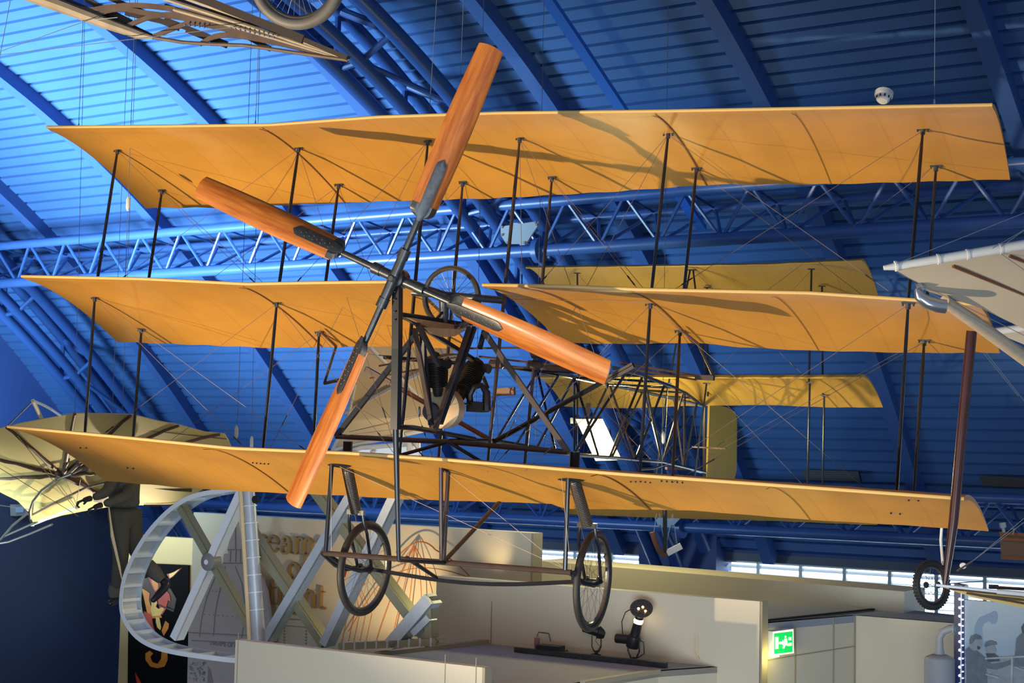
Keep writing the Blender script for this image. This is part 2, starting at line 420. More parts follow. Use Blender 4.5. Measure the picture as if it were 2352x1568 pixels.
# smoke detector
p = PN((2030, 236), 10.9); nn = unit(-Nv*.40-Zv*.92)
det = thing('smoke_detector', 'white round smoke detector on the blue vault above the top wing', 'smoke detector', p)
LMB(det).lathe(p+Zv*.06, nn, [(-.03, .058), (-.02, .068), (.012, .068), (.018, .056), (.045, .050), (.062, .034), (.064, .0)], 20).build('housing', M['plasterwhite'])
mb = LMB(det)
for j in range(10):
    t = 2*math.pi*j/10; u, w = frame(nn); c = p+Zv*.06+nn*.034+(math.cos(t)*u+math.sin(t)*w)*.052; mb.box(c, nn*.010, (math.cos(t)*u+math.sin(t)*w)*.004, (-math.sin(t)*u+math.cos(t)*w)*.005)
mb.build('vent_slots', M['blackplastic'], smooth=False)
# vent grilles low on the vault
for pxs, lab in ((((1842, 1078), (1972, 1082), (1978, 1105), (1850, 1102)), 'black slatted vent grille low on the vault right of the rudder'), (((2250, 1092), (2360, 1097), (2366, 1120), (2258, 1115)), 'black slatted vent grille at the right edge low on the vault')):
    g = thing('vent_grille', lab, 'vent', PN(pxs[0], 16.85), 'vent grilles')
    q = [PN(p, 16.85) for p in pxs]
    LMB(g).prism(q, Nv*.03).build('grille_frame', M['dark'], smooth=False)
    for k in range(5):
        t = (k+.5)/5; a = q[0]*(1-t)+q[3]*t; b = q[1]*(1-t)+q[2]*t
        LMB(g).beam(a-Nv*.01, b-Nv*.01, .012, .02).build('slat', M['darkslat'], smooth=False)

# floodlight on the arch
FD = 13.2
fl = thing('floodlight', 'lit yellow twin floodlight in a grey housing behind the rear fuselage frame', 'floodlight', PD((1370, 1010), FD))
q = [PD(p, FD) for p in ((1322, 962), (1384, 962), (1428, 1056), (1368, 1058))]
LMB(fl).prism([q[0], q[1], q[2], q[3]], V3([0, .22, .02])).build('housing', M['metalbox'], smooth=False)
for pp in (((1345, 981), (1364, 980), (1374, 1005), (1389, 1048), (1372, 1048), (1362, 1028)), ((1368, 981), (1388, 981), (1414, 1048), (1392, 1050), (1380, 1010))):
    LMB(fl).prism([PD(p, FD-.02) for p in pp], V3([0, .015, 0])).build('lamp_panel', emis('flood_glow', (1, .93, .42), 3.2), smooth=False)
LMB(fl).beam(PD((1310, 966), FD+.1), PD((1380, 963), FD+.1), .05, .05).build('bracket', M['metalbox'], smooth=False)
LMB(fl).beam(PD((1345, 964), FD+.15), PD((1352, 930), FD+.6), .04, .04).build('bracket', M['metalbox'], smooth=False)
lamp('POINT', 'floodlight_glow', PD((1385, 1015), FD-.25), None, 55, (1, .9, .4), shadow_soft_size=.12)
# ================================================================== THE TRIPLANE
RA = np.array([[0.9130472315, 0.4074516478, 0.0181082226], [-0.4051418683, 0.9111932226, -0.0747460876], [-0.0469555062, 0.0609103096, 0.9970381712]]); TA = np.array([-0.48212970, 9.04320620, -0.15205802])
tri = thing('triplane', 'yellow fabric triplane with four-bladed wooden propeller hanging in the centre', 'aircraft',
            mat4=Matrix([[*RA[0], TA[0]], [*RA[1], TA[1]], [*RA[2], TA[2]], [0, 0, 0, 1]]))
def AX(px, ax, val):
    """point of the aircraft's own frame seen at a pixel, on the plane coordinate[ax] = val"""
    d = RA.T@ray(*px); o = -RA.T@TA; return o+(val-o[ax])/d[ax]*d
def apx(P): return proj(RA@V3(P)+TA)
HS = 3.05
WP = {'T': dict(y=.202, z=2.1029, c=1.1463, iL=.3895, iR=.2245), 'M': dict(y=0., z=1.1, c=1.098, iL=.3901, iR=.2323), 'B': dict(y=-.0819, z=.1036, c=1.0825, iL=.42, iR=.2405)}
LEP = {'T': [(110, 295), (370, 293), (622, 290), (870, 272), (1150, 263), (1515, 259), (1900, 252), (2280, 245)],
       'ML': [(52, 637), (330, 643), (570, 655), (730, 652), (905, 650)], 'MR': [(1110, 657), (1300, 661), (1470, 668), (1860, 676), (2245, 702)],
       'B': [(20, 982), (280, 1006), (538, 1032), (800, 1043), (1010, 1057), (1437, 1092), (1800, 1118), (2215, 1148)]}
TEP = {'T': [(335, 478), (530, 477), (780, 466), (960, 460), (1130, 456), (1400, 441), (1640, 424), (1915, 423), (2100, 418), (2320, 412)],
       'ML': [(270, 785), (450, 792), (620, 799), (870, 795), (1010, 800)], 'MR': [(1290, 787), (1420, 790), (1600, 787), (1700, 797), (1860, 805), (2100, 810), (2297, 810)],
       'B': [(242, 1104), (442, 1121), (620, 1131), (800, 1138), (926, 1146), (1266, 1156), (1296, 1168), (1580, 1171), (1858, 1193), (2070, 1205), (2271, 1219)]}
class Wing:
    def __init__(s, key, x0, x1, xt0, xt1, cam_=.055):
        w = WP[key[0]]; s.w = w; s.key = key; s.x0, s.x1, s.xt0, s.xt1, s.cam = x0, x1, xt0, xt1, cam_
        le = [AX(p, 1, w['y']) for p in LEP[key]]
        s.lx = [p[0] for p in le]; s.lz = [p[2] for p in le]
        te = []
        for p in TEP[key]:
            x = 0
            for _ in range(4):
                q = AX(p, 1, w['y']+w['c']*math.cos(s.inc(x))); x = q[0]
            te.append(q)
        s.tx = [p[0] for p in te]; s.tz = [p[2] for p in te]
        if s.x0 is None: s.x0, s.xt0 = s.lx[0], s.tx[0]
        if s.x1 is None: s.x1, s.xt1 = s.lx[-1], s.tx[-1]
    def inc(s, x): t = (x+HS)/(2*HS); return s.w['iL']*(1-t)+s.w['iR']*t
    def P(s, u, t, up=0.):
        xl = s.x0+(s.x1-s.x0)*u; xt = s.xt0+(s.xt1-s.xt0)*u
        a = np.array([xl, s.w['y'], np.interp(xl, s.lx, s.lz)])
        b = np.array([xt, s.w['y']+s.w['c']*math.cos(s.inc(xt)), np.interp(xt, s.tx, s.tz)])
        i = s.inc(xl)
        cm = s.cam*s.w['c']*(t**.72)*(1-t)*3.1
        p = a+(b-a)*t+np.array([0, math.sin(i), math.cos(i)])*(cm+up)
        # fabric sags a little between the ribs, the trailing edge scallops
        sg = abs(math.sin(math.pi*p[0]/.305)); p[2] -= .008*sg*math.sin(math.pi*min(1, t*1.02))
        if t > .9: p = p-(b-a)*(.012*sg*sg*(t-.9)/.1)
        return p
    def find(s, px):
        best = None; u0, t0, du, dt = .5, .5, .5, .5
        for _ in range(9):
            for u in np.linspace(max(0, u0-du), min(1, u0+du), 9):
                for t in np.linspace(max(0, t0-dt), min(1, t0+dt), 9):
                    e = apx(s.P(u, t))-px; c = e@e
                    if best is None or c < best[0]: best = (c, u, t)
            u0, t0 = best[1], best[2]; du *= .42; dt *= .42
        return u0, t0, s.P(u0, t0)
    def mesh(s, name, m, nu, parent):
        nt = 18; ts = [(k/nt)**1.25 for k in range(nt+1)]; th = .013
        P = []
        for k in range(nu+1):
            u = k/nu; row = []
            for t in ts[::-1]:      # underside, trailing edge to leading edge
                row.append(s.P(u, t, -th*(1-t)**.5*(1 if t > 0 else 0)-.002))
            row.append(s.P(u, 0, 0)+np.array([0, -.012, -.002])); row.append(s.P(u, 0, .008)+np.array([0, -.008, 0]))
            for t in ts[1:]: row.append(s.P(u, t, th*(1-t)**.5*.9+.002))
            P.append(row)
        mb = MB(); mb.grid(P, wrapv=True)
        n = len(P[0]); mb.f.append(tuple(range(n))); mb.f.append(tuple(range(nu*n+n-1, nu*n-1, -1))); mb.m += [0, 0]
        return mb.build(name, m, parent, angle=50)
    def strip(s, name, u, m, parent, w=.006, t0=.0, t1=1., skew=0):
        P = []
        for t in np.linspace(t0, t1, 14):
            uu = u+skew*t; du = w/(s.x1-s.x0)/2; e = -.013*(1-t)**.5-.0045
            P.append([s.P(uu-du, t, e), s.P(uu+du, t, e), s.P(uu+du, t, e-.002), s.P(uu-du, t, e-.002)])
        return MB().grid(P, wrapv=True).build(name, m, parent, smooth=False)
wT = Wing('T', None, None, None, None); wB = Wing('B', None, None, None, None)
wML = Wing('ML', None, -.22, None, -.24); wMR = Wing('MR', None, None, None, None)
oT = wT.mesh('top_wing', M['wing'], 120, tri); oML = wML.mesh('middle_wing', M['wing'], 60, tri); oMR = wMR.mesh('middle_wing', M['wing'], 60, tri); oB = wB.mesh('bottom_wing', M['wing'], 120, tri)
for wing, o, pxs in ((wT, oT, ((622, 291), (1516, 262))), (wML, oML, ((570, 657),)), (wMR, oMR, ((1470, 670),)), (wB, oB, ((538, 1034), (1437, 1094)))):
    for p in pxs:
        u, t, _ = wing.find(p); wing.strip('seam_tape', u, M['seam'], o, .010)
for wing, o, p in ((wT, oT, (1830, 262)), (wMR, oMR, (1790, 680)), (wB, oB, (1760, 1120))):
    u, t, _ = wing.find(p); wing.strip('seam_tape', u, M['seam'], o, .0025)

for wing, o in ((wT, oT), (wML, oML), (wMR, oMR), (wB, oB)):
    MB().path([wing.P(u, 0, .004)+np.array([0, -.012, .004]) for u in np.linspace(0, 1, 90)], .010, 8).build('leading_edge', M['ledge'], o)
# interplane struts: pixel of the upper fitting on one wing, pixel of the fitting on the wing below
def under(w, px): return w.find(px)[2]
STR = [('T', (270, 340), 'M', (218, 678)), ('T', (686, 335), 'M', (636, 690)), ('T', (1535, 302), 'M', (1494, 694)), ('T', (2120, 292), 'M', (2085, 712)),
       ('T', (372, 433), 'M', (325, 752)), ('T', (778, 420), 'M', (733, 758)), ('T', (1600, 382), 'M', (1562, 755)), ('T', (2150, 377), 'M', (2123, 777)),
       ('M', (218, 678), 'B', (193, 1023)), ('M', (636, 690), 'B', (602, 1056)), ('M', (1494, 694), 'B', (1469, 1106)), ('M', (2085, 712), 'B', (2059, 1152)),
       ('M', (325, 752), 'B', (300, 1080)), ('M', (733, 758), 'B', (716, 1108)), ('M', (1562, 755), 'B', (1541, 1146)), ('M', (2123, 777), 'B', (2099, 1188))]
NODES = {}
def wsel(k, px):
    if k == 'M': return wML if px[0] < 1000 else wMR
    return wT if k == 'T' else wB
def node(k, px):
    if (k, px) not in NODES: NODES[(k, px)] = under(wsel(k, px), px)
    return NODES[(k, px)]
def oval_tube(mb, a, b, r0, r1, sq=1.25, n=10):
    """streamlined strut, longer fore and aft (aircraft y)"""
    a, b = V3(a), V3(b); mid = (a+b)/2; P = []
    for p, r in ((a, r0*.8), (a*.85+b*.15, r1), (mid, r1), (a*.15+b*.85, r1), (b, r0*.8)):
        P.append([p+np.array([r*math.cos(t), sq*r*math.sin(t), 0]) for t in [2*math.pi*j/n for j in range(n)]])
    mb.grid(P, wrapv=True); return mb
def fitting(P, parent, name='strut_fitting', w=.034, lab=None):
    mb = MB(); P = V3(P)+np.array([0, 0, -.012])
    mb.box(P+np.array([0, 0, .002]), (w, 0, 0), (0, .008, -.002), (0, 0, .004)); mb.lathe(P+np.array([0, 0, -.03]), (0, 0, 1), [(0, .013), (.03, .013)], 8)
    for sx in (-1, 1): mb.tube(P+np.array([sx*w*.8, 0, -.014]), P+np.array([sx*w*.8, 0, .004]), .005, n=6)
    return mb.build(name, M['steel'], parent, smooth=False)
for k1, p1, k2, p2 in STR:
    a, b = node(k1, p1), node(k2, p2)
    o = oval_tube(MB(), b+np.array([0, 0, .0]), a-np.array([0, 0, .02]), .0085, .0098).build('interplane_strut', M['strut'], tri)
    fitting(a, o)
# centre section struts run straight from the top wing down to the bottom wing
CS = [((983, 318), (918, 1050)), ((1194, 312), (1119, 1062)), ((1063, 414), (1000, 1138)), ((1268, 403), (1198, 1143))]
for (pa, pb) in CS:
    a = node('T', pa); b = node('B', pb)
    o = oval_tube(MB(), b, a-np.array([0, 0, .02]), .0085, .0105).build('centre_strut', M['brownstrut'] if pa[0] > 1000 else M['strut'], tri)
    fitting(a, o, w=.028)
# holes with lacing on the bottom wing's underside
for px in ((193, 1023), (300, 1080), (600, 1056), (1472, 1106), (1541, 1146), (2059, 1152), (2099, 1188)):
    u, t, P = wB.find(px); mb = MB(); n = 2 if px[0] in (193, 300, 2059, 2099) else 5
    for k in range(n): mb.ball(wB.P(u+(k-(n-1)/2)*.0048*(1.7 if n == 2 else 1), t, -.0155), .006, 8)
    mb.build('lacing_eyelet', M['dark'], oB)

# ---------------------------------------------------------------- tail
def tail_plane(name, le, te, yL, yT, m, mid=None, bulge=.05):
    """le/te: pixel polylines, fore and aft planes in aircraft y"""
    L_ = [AX(p, 1, yL) for p in le]; T_ = [AX(p, 1, yT) for p in te]
    nu, nt = 40, 12; th = .010; P = []
    def at_(u, t, up):
        def li(A, u):
            s_ = [0]; 
            for i in range(1, len(A)): s_.append(s_[-1]+np.linalg.norm(A[i]-A[i-1]))
            return np.array([np.interp(u*s_[-1], s_, [a[c] for a in A]) for c in range(3)])
        a, b = li(L_, u), li(T_, u)
        sg = abs(math.sin(math.pi*u*10))
        return a+(b-a)*t+np.array([0, .25, .95])*(bulge*(t**.7)*(1-t)*3+up)-np.array([0, 0, .003*sg])
    for k in range(nu+1):
        u = k/nu
        row = [at_(u, t, -th*(1-t)**.5) for t in np.linspace(1, 0, nt+1)]+[at_(u, 0, 0)+np.array([0, -.01, 0])]+[at_(u, t, th*(1-t)**.5+.002) for t in np.linspace(0.02, 1, nt)]
        P.append(row)
    mb = MB(); mb.grid(P, wrapv=True); n = len(P[0]); mb.f += [tuple(range(n)), tuple(range(nu*n+n-1, nu*n-1, -1))]; mb.m += [0, 0]
    return mb.build(name, m, tri, angle=50), at_
YT0, YT1 = 4.85, 5.45
tt, tt_at = tail_plane('tail_wing', [(1208, 614), (1400, 612), (1750, 607), (1980, 597)], [(1262, 668), (1500, 684), (1800, 688), (2018, 682)], YT0, YT1, M['tailwing'])
tb, tb_at = tail_plane('tail_wing', [(1222, 866), (1500, 866), (1800, 866), (1975, 865)], [(1296, 933), (1440, 937), (1560, 932), (1760, 929), (1900, 935), (2028, 935)], YT0-.03, YT1-.03, M['tailwing'], bulge=.075)
ly = YT0+.05
tl, tl_at = tail_plane('tail_wing', [(1225, 1118), (1500, 1130), (1800, 1142), (1965, 1150)], [(1300, 1180), (1560, 1190), (1760, 1195), (2015, 1205)], YT0, YT1, M['tailwing'])
for (a, b, y) in (((1326, 627), (1330, 900), ly), ((1326, 880), (1327, 1120), ly+.1), ((1864, 618), (1858, 878), ly), ((1860, 878), (1854, 1135), ly), ((1888, 657), (1890, 910), ly+.35), ((1893, 908), (1889, 1140), ly+.35),
                  ((1592, 620), (1622, 870), ly), ((1585, 620), (1536, 880), ly), ((1623, 880), (1592, 1120), ly), ((1624, 660), (1626, 910), ly+.35), ((1535, 880), (1505, 1105), ly)):
    o = MB().tube(AX(a, 1, y), AX(b, 1, y), .0085, n=8).build('tail_strut', M['strut'], tri)
    mb = MB(); p = AX(a, 1, y); mb.box(p, (.03, 0, 0), (0, .008, 0), (0, 0, .005)); mb.build('strut_fitting', M['steel'], o, smooth=False)
# rudder
RYx = 5.53
def RU(p): # rudder lies in the plane of symmetry
    return AX(p, 0, 0.)
pts = [(1628, 930), (1640, 929), (1668, 935), (1686, 946), (1691, 965), (1690, 1080), (1684, 1103), (1660, 1112), (1622, 1112)]
c0 = [RU(p) for p in pts]
mb = MB(); mb.prism([p-np.array([.009, 0, 0]) for p in c0], (.018, 0, 0)); mb.build('rudder', M['rudderfab'], tri, angle=30)
sp = [RU((1618, 905)), RU((1618, 1108))]
MB().beam(sp[0], sp[1], .022, .03, up=(0, 1, 0)).build('rudder_post', M['brownstrut'], tri, smooth=False)

# ---------------------------------------------------------------- fuselage frame
def bars(lst, name, m, r, n=8):
    for a, b in lst: MB().tube(a, b, r, n=n).build(name, m, tri)
tipT = RU((1618, 932)); tipB = RU((1620, 1085))
def lon(side, y):
    if side == 'b':
        ks = [(.3, .19), (.9, .165), (2.3, 0.0), (4.33, -.175), (tipB[1], tipB[2])]
        return np.array([0, y, np.interp(y, [k[0] for k in ks], [k[1] for k in ks])])
    ys = [.9, 2.5, 3.0, 3.5, 4.0, 4.5, 5.0, tipT[1]]; xs = [.80, .43, .355, .31, .255, .165, .072, .0]; zs = [.66, .59, .542, .492, .442, .387, .322, tipT[2]]
    return np.array([side*np.interp(y, ys, xs), y, np.interp(y, ys, zs)])
for s_ in (-1, 1): MB().path([lon(s_, y) for y in (.9, 1.6, 2.3, 3, 3.6, 4.2, 4.8, 5.2, tipT[1])], .014, 8).build('top_longeron', M['strut'], tri)
MB().path([lon('b', y) for y in (.3, .9, 1.6, 2.3, 3.3, 4.33, 5, tipB[1])], .014, 8).build('bottom_longeron', M['strut'], tri)
stn = [1.3, 2.05, 2.8, 3.45, 4.05, 4.6, 5.1]
def on_lon(side, px):
    best = min(np.linspace(.3 if side == 'b' else .9, 5.5, 420), key=lambda y: abs(apx(lon(side, y))[0]-px))
    return lon(side, best)
for k, (s_, tx, bx) in enumerate(((1, 1477, 1400), (1, 1527, 1459), (1, 1570, 1522), (1, 1601, 1572), (-1, 1397, 1320), (-1, 1319, 1375), (-1, 1400, 1459), (-1, 1480, 1521), (-1, 1548, 1570),
                                 (-1, 1233, 1275), (-1, 1319, 1232), (-1, 1285, 1185), (-1, 1236, 1140), (1, 1478, 1522), (1, 1440, 1318), (-1, 1476, 1405))):
    MB().tube(on_lon(s_, tx), on_lon('b', bx), .0095, n=8).build('frame_strut', M['strut'] if k % 2 else M['brownstrut'], tri)
for tx in (1319, 1573): MB().tube(on_lon(-1 if tx < 1400 else 1, tx), on_lon('b', tx), .008, n=8).build('frame_strut', M['strut'], tri)
for y in (2.6, 3.15, 3.7, 4.2, 4.7): MB().tube(lon(-1, y), lon(1, y), .009, n=8).build('frame_spreader', M['strut'], tri)
# frame where the seat is
Vb = np.array([0, .92, .155])
for px, s_ in (((840, 847), -1), ((1455, 838), 1)):
    top = AX(px, 1, .9)
    MB().tube(top, Vb, .016, n=8).build('main_frame_strut', M['rust'] if s_ < 0 else M['strut'], tri)
    MB().beam(top+np.array([-.0, 0, 0]), top*.8+Vb*.2, .03, .035).build('frame_block', M['brownstrut'], tri, smooth=False)
for a, b in (((870, 840), (1030, 812)), ((850, 868), (1030, 835)), ((1060, 800), (1240, 798)), ((1100, 818), (1300, 842)), ((1420, 833), (1624, 866)), ((1440, 846), (1600, 872)), ((1240, 838), (1400, 862)), ((1130, 842), (1390, 852))):
    MB().tube(AX(a, 1, 1.0), AX(b, 1, 1.15), .007, n=6).build('control_rod', M['copper'], tri)
MB().beam(AX((1598, 866), 1, 1.15), AX((1640, 868), 1, 1.15), .04, .03).build('frame_block', M['brownstrut'], tri, smooth=False)
MB().tube(AX((1638, 862), 1, 1.15), AX((1604, 790), 1, 1.0), .009).build('warp_arm', M['brownstrut'], tri)
MB().tube(AX((1604, 790), 1, 1.0), AX((1562, 756), 1, .75), .009).build('warp_arm', M['rust'], tri)
MB().tube(AX((745, 880), 1, 1.1), AX((772, 795), 1, .95), .009).build('warp_arm', M['brownstrut'], tri)
MB().tube(AX((772, 795), 1, .95), AX((735, 760), 1, .75), .009).build('warp_arm', M['rust'], tri)
MB().tube(AX((745, 880), 1, 1.1), AX((800, 868), 1, 1.1), .012).build('warp_arm', M['brownstrut'], tri)
# front frame in the plane of symmetry
X0 = lambda px, x=0: AX(px, 0, x)
pt_t, pt_m, pt_b = X0((913, 655)), X0((909, 985)), X0((916, 1286))
for (a, b, wa, wb_) in ((pt_t, X0((912, 800)), .035, .05), (X0((912, 800)), pt_m, .05, .045)):
    mb = MB(); mb.beam(a, b, .042, .05, up=(0, 1, 0)); mb.build('front_post', M['strut'], tri, smooth=False)
MB().path([pt_m, (pt_m+pt_b)/2, pt_b], [.017, .015, .012], 10).build('front_post', M['strut'], tri)
mb = MB()
for p in ((912, 670), (911, 688), (911, 716), (911, 735)): mb.ball(X0(p)+np.array([0, -.028, 0]), .006, 8)
mb.build('bolt', M['rim'], tri)
MB().path([X0(p) for p in ((916, 722), (960, 728), (1020, 738), (1082, 747))], .015, 8).build('upper_bearer', M['strut'], tri)
MB().path([X0(p) for p in ((909, 980), (950, 982), (1005, 992), (1090, 1008))], .015, 8).build('lower_bearer', M['strut'], tri)
MB().beam(X0((925, 723)), X0((1095, 830)), .02, .025).build('upper_bearer', M['strut'], tri, smooth=False)
for a, b, m, x in (((952, 755), (993, 982), 'brownstrut', .05), ((968, 752), (990, 975), 'strut', .05), ((1078, 752), (1000, 985), 'brownstrut', .13), ((1090, 752), (1012, 972), 'strut', .13), ((960, 745), (1008, 838), 'strut', .2), ((1112, 760), (1102, 800), 'strut', .1)):
    MB().beam(X0(a, x), X0(b, x), .022, .026).build('engine_strut', M[m], tri, smooth=False)
# slung canvas under the bearer
q = [(935, 728), (1082, 751), (1048, 760), (985, 752)]
mb = MB(); mb.prism([X0(p, .03) for p in q], (-.06, 0, 0)); mb.build('canvas_pad', M['leather'], tri, smooth=False)
mb = MB(); q = [(980, 752), (1072, 757), (1045, 772), (1020, 774), (995, 766)]; mb.prism([X0(p, .10) for p in q], (-.02, 0, 0)); mb.build('canvas_pad', M['leather'], tri, smooth=False)
# middle spar across the gap, wheel-shaped belt pulley
a, b = AX((948, 671), 1, .22), AX((1160, 690), 1, .22)
MB().tube(a, b, .022, n=12).build('centre_spar', M['steel'], tri)
MB().tube(AX((965, 675), 1, .30), AX((1010, 678), 1, .30), .014).build('centre_spar', M['steel'], tri)
pc = X0((1037, 684))
pul = MB().torus(pc, (0, 1, .06), .178, .015, 48, 8, 1.6).build('belt_pulley_rim', M['rim'], tri)
mb = MB()
for k in range(28):
    t = 2*math.pi*k/28; s_ = 1 if k % 2 else -1; e = np.array([math.cos(t), 0, math.sin(t)])
    t2 = t+.5*s_; h = np.array([math.cos(t2), 0, math.sin(t2)])
    mb.tube(pc+e*.17, pc+h*.02+np.array([0, .03*s_, 0]), .0016, n=5)
mb.build('spoke_set', M['wire'], pul)
MB().lathe(pc-np.array([0, .06, 0]), (0, 1, 0), [(0, .016), (.02, .016), (.02, .03), (.1, .03), (.1, .016), (.14, .016)], 14).build('pulley_hub', M['steel'], pul)
MB().path([X0(p) for p in ((1019, 690), (1020, 725), (1018, 742))], [.028, .028, .024], 12).build('shaft_bearing_post', M['steel'], tri)
MB().tube(X0((1040, 690)), X0((1000, 735)), .008).build('bearing_brace', M['strut'], tri)
MB().tube(X0((1042, 695)), X0((1068, 745)), .008).build('bearing_brace', M['strut'], tri)
hub = X0((910, 640))
MB().tube(hub, pc+np.array([0, .1, 0]), .017, n=12).build('propeller_shaft', M['steel'], tri)

# ---------------------------------------------------------------- propeller
HY = hub[1]
MB().lathe(hub-np.array([0, .065, 0]), (0, 1, 0), [(0, .014), (.012, .026), (.045, .03), (.05, .045), (.085, .045), (.09, .055), (.13, .055), (.135, .03), (.17, .03)], 20).build('propeller_hub', M['steel'], tri)
BL = [((1130, 105), 'a', -.03), ((672, 1158), 'b', -.03), ((458, 428), 'c', .03), ((1400, 858), 'd', .03)]
def blade(tip_px, key, dy):
    tip = AX(tip_px, 1, HY+dy); h = hub+np.array([0, dy, 0]); ax = unit(tip-h); Ln = np.linalg.norm(tip-h)
    tg = unit(np.cross(ax, (0, 1, 0)))            # in the propeller disc
    if key in ('a', 'd'): pass
    ph = math.radians(22); y_ = np.array([0, 1., 0])
    sgn = -1
    ch = unit(tg*math.cos(ph)+sgn*y_*math.sin(ph)); nm = np.cross(ax, ch)
    root = MB()
    r0 = Ln*.30; wd = .165
    P = []; N = 30; K = 18
    for i in range(N+1):
        r = r0+(Ln-r0)*i/N
        tw = math.radians(10-16*i/N); c2 = unit(ch*math.cos(tw)+nm*math.sin(tw)); n2 = np.cross(ax, c2)
        w_ = wd*(.86+.16*math.sin(math.pi*min(1, i/N*.9+.1)))/2
        row = []
        for k in range(K):
            t = 2*math.pi*k/K; x = math.cos(t); z = math.sin(t)
            x = math.copysign(abs(x)**.8, x)
            tip_r = -.012*x*x if i == N else 0
            th = (.020-.010*i/N)*(1.0 if z > 0 else .55)
            row.append(h+ax*(r+tip_r)+c2*x*w_+n2*z*th*(1-.25*x*x)+n2*.010*(1-x*x))
        P.append(row)
    mb = MB(); mb.grid(P, wrapv=True); mb.f += [tuple(range(K)), tuple(range(N*K+K-1, N*K-1, -1))]; mb.m += [0, 0]
    # the wood grain runs along the blade: build it in a frame of its own
    o = mb.build('propeller_blade', M['wood'], tri, angle=40)
    Rb = Matrix(((ch[0], nm[0], ax[0], h[0]), (ch[1], nm[1], ax[1], h[1]), (ch[2], nm[2], ax[2], h[2]), (0, 0, 0, 1)))
    o.data.transform(Rb.inverted()); o.matrix_local = Rb
    # steel arm and the riveted blade plate
    def sub(mb_, name, m, **kw):
        c = mb_.build(name, m, o, **kw); c.data.transform(Rb.inverted()); return c
    mb = MB(); mb.path([h, h+ax*.16, h+ax*.165, h+ax*(r0-.09), h+ax*(r0+.02)], [.03, .028, .020, .019, .016], 14); sub(mb, 'steel_arm', M['steel'])
    mb = MB(); mb.tube(h+ax*.12, h+ax*.175, .033, n=14); sub(mb, 'arm_clamp', M['steel'])
    for sd in (1, -1):
        PP = []
        L0, L1 = r0-.06, r0+.30
        for i in range(17):
            s_ = i/16; r = L0+(L1-L0)*s_; w_ = .030*(1 if s_ < .85 else math.sqrt(max(0, 1-((s_-.85)/.15)**2)))+.0005
            if s_ < .16: w_ = .014+(.03-.014)*s_/.16
            tw = math.radians(10-16*max(0, (r-r0))/(Ln-r0)); c2 = unit(ch*math.cos(tw)+nm*math.sin(tw)); n2 = np.cross(ax, c2)
            hh = (.0325 if sd > 0 else -.0015)-.010*max(0, (r-r0))/(Ln-r0)*(1 if sd > 0 else 0)
            PP.append([h+ax*r+c2*w_*x+n2*(hh+(.002*sd if abs(x) < 1 else 0)) for x in (-1, -.6, 0, .6, 1)]+[h+ax*r+c2*w_*x+n2*(hh-.006*sd) for x in (1, -1)])
        mb = MB(); mb.grid(PP, wrapv=True); sub(mb, 'blade_plate', M['steel'])
    mb = MB()
    for i in range(9):
        for x in ((-.012, .012) if i % 2 else (0,)):
            mb.ball(h+ax*(r0+.01+.028*i)+ch*x+nm*(-.005), .0028, 6); mb.ball(h+ax*(r0+.01+.028*i)+ch*x+nm*(.036), .0028, 6)
    sub(mb, 'rivet_set', M['gold'])
    # shoulder plate at the root
    PP = []
    for i in range(9):
        s_ = i/8; r = r0-.045+.075*s_; w_ = (wd*.86/2+.002)*math.sqrt(max(.05, 1-(1-min(1, s_*1.6))**2)); 
        c2 = unit(ch*math.cos(math.radians(10))+nm*math.sin(math.radians(10))); n2 = np.cross(ax, c2)
        PP.append([h+ax*r+c2*w_*x+n2*(zz) for x, zz in ((-1, .008), (-.6, -.004), (.6, -.004), (1, .008), (.6, .026), (-.6, .026))])
    mb = MB(); mb.grid(PP, wrapv=True); sub(mb, 'root_shoe', M['steel'], smooth=False)
    return o
for b_ in BL: blade(*b_)

# ---------------------------------------------------------------- engine
def cyl(px_top, px_bot, x):
    a, b = X0(px_bot, x), X0(px_top, x); d = unit(b-a); Ln = np.linalg.norm(b-a)
    o = MB().lathe(a, d, [(-.06, .028), (0, .035), (0, .045), (Ln, .045), (Ln+.005, .05), (Ln+.03, .045), (Ln+.04, .02)], 18).build('cylinder', M['engine'], tri)
    mb = MB()
    for k in range(15): mb.lathe(a+d*(Ln*(k+.5)/15), d, [(-.0015, .04), (-.0015, .072-.010*abs(k-9)/9), (.0015, .072-.010*abs(k-9)/9), (.0015, .04)], 20)
    mb.build('cooling_fins', M['engine'], o, smooth=False)
    mb = MB(); mb.tube(b, b+np.array([.10, -.02, -.01]), .018, .03, n=8); mb.ball(b+np.array([0, 0, .03]), .03, 8); mb.build('rocker_gear', M['engine'], o)
cyl((1000, 830), (1005, 886), -.02); cyl((1093, 842), (1063, 900), .02)
cc = X0((1022, 938), 0); 
MB().lathe(cc-np.array([0, .06, 0]), (0, 1, 0), [(-.005, .0), (0, .10), (.01, .118), (.09, .118), (.10, .09), (.12, .03)], 28).build('crankcase', M['crank'], tri)
MB().lathe(cc+np.array([-.055, -.085, -.02]), (0, 1, 0), [(0, .05), (.01, .056), (.03, .056)], 24).build('drive_pulley', M['steel'], tri)
MB().path([X0((1052, 870), -.02), X0((1048, 905), -.05), X0((1035, 945), -.08), X0((1020, 960), -.1)], .008, 8).build('drive_belt', M['rubber'], tri)
MB().path([X0(p, .02) for p in ((1005, 822), (1030, 815), (1052, 815), (1075, 822), (1095, 835))], .009, 8).build('inlet_pipe', M['gold'], tri)
MB().path([X0(p, .05) for p in ((1020, 826), (1045, 822), (1062, 828))], .007, 8).build('inlet_pipe', M['gold'], tri)
mg = X0((1098, 915), .12)
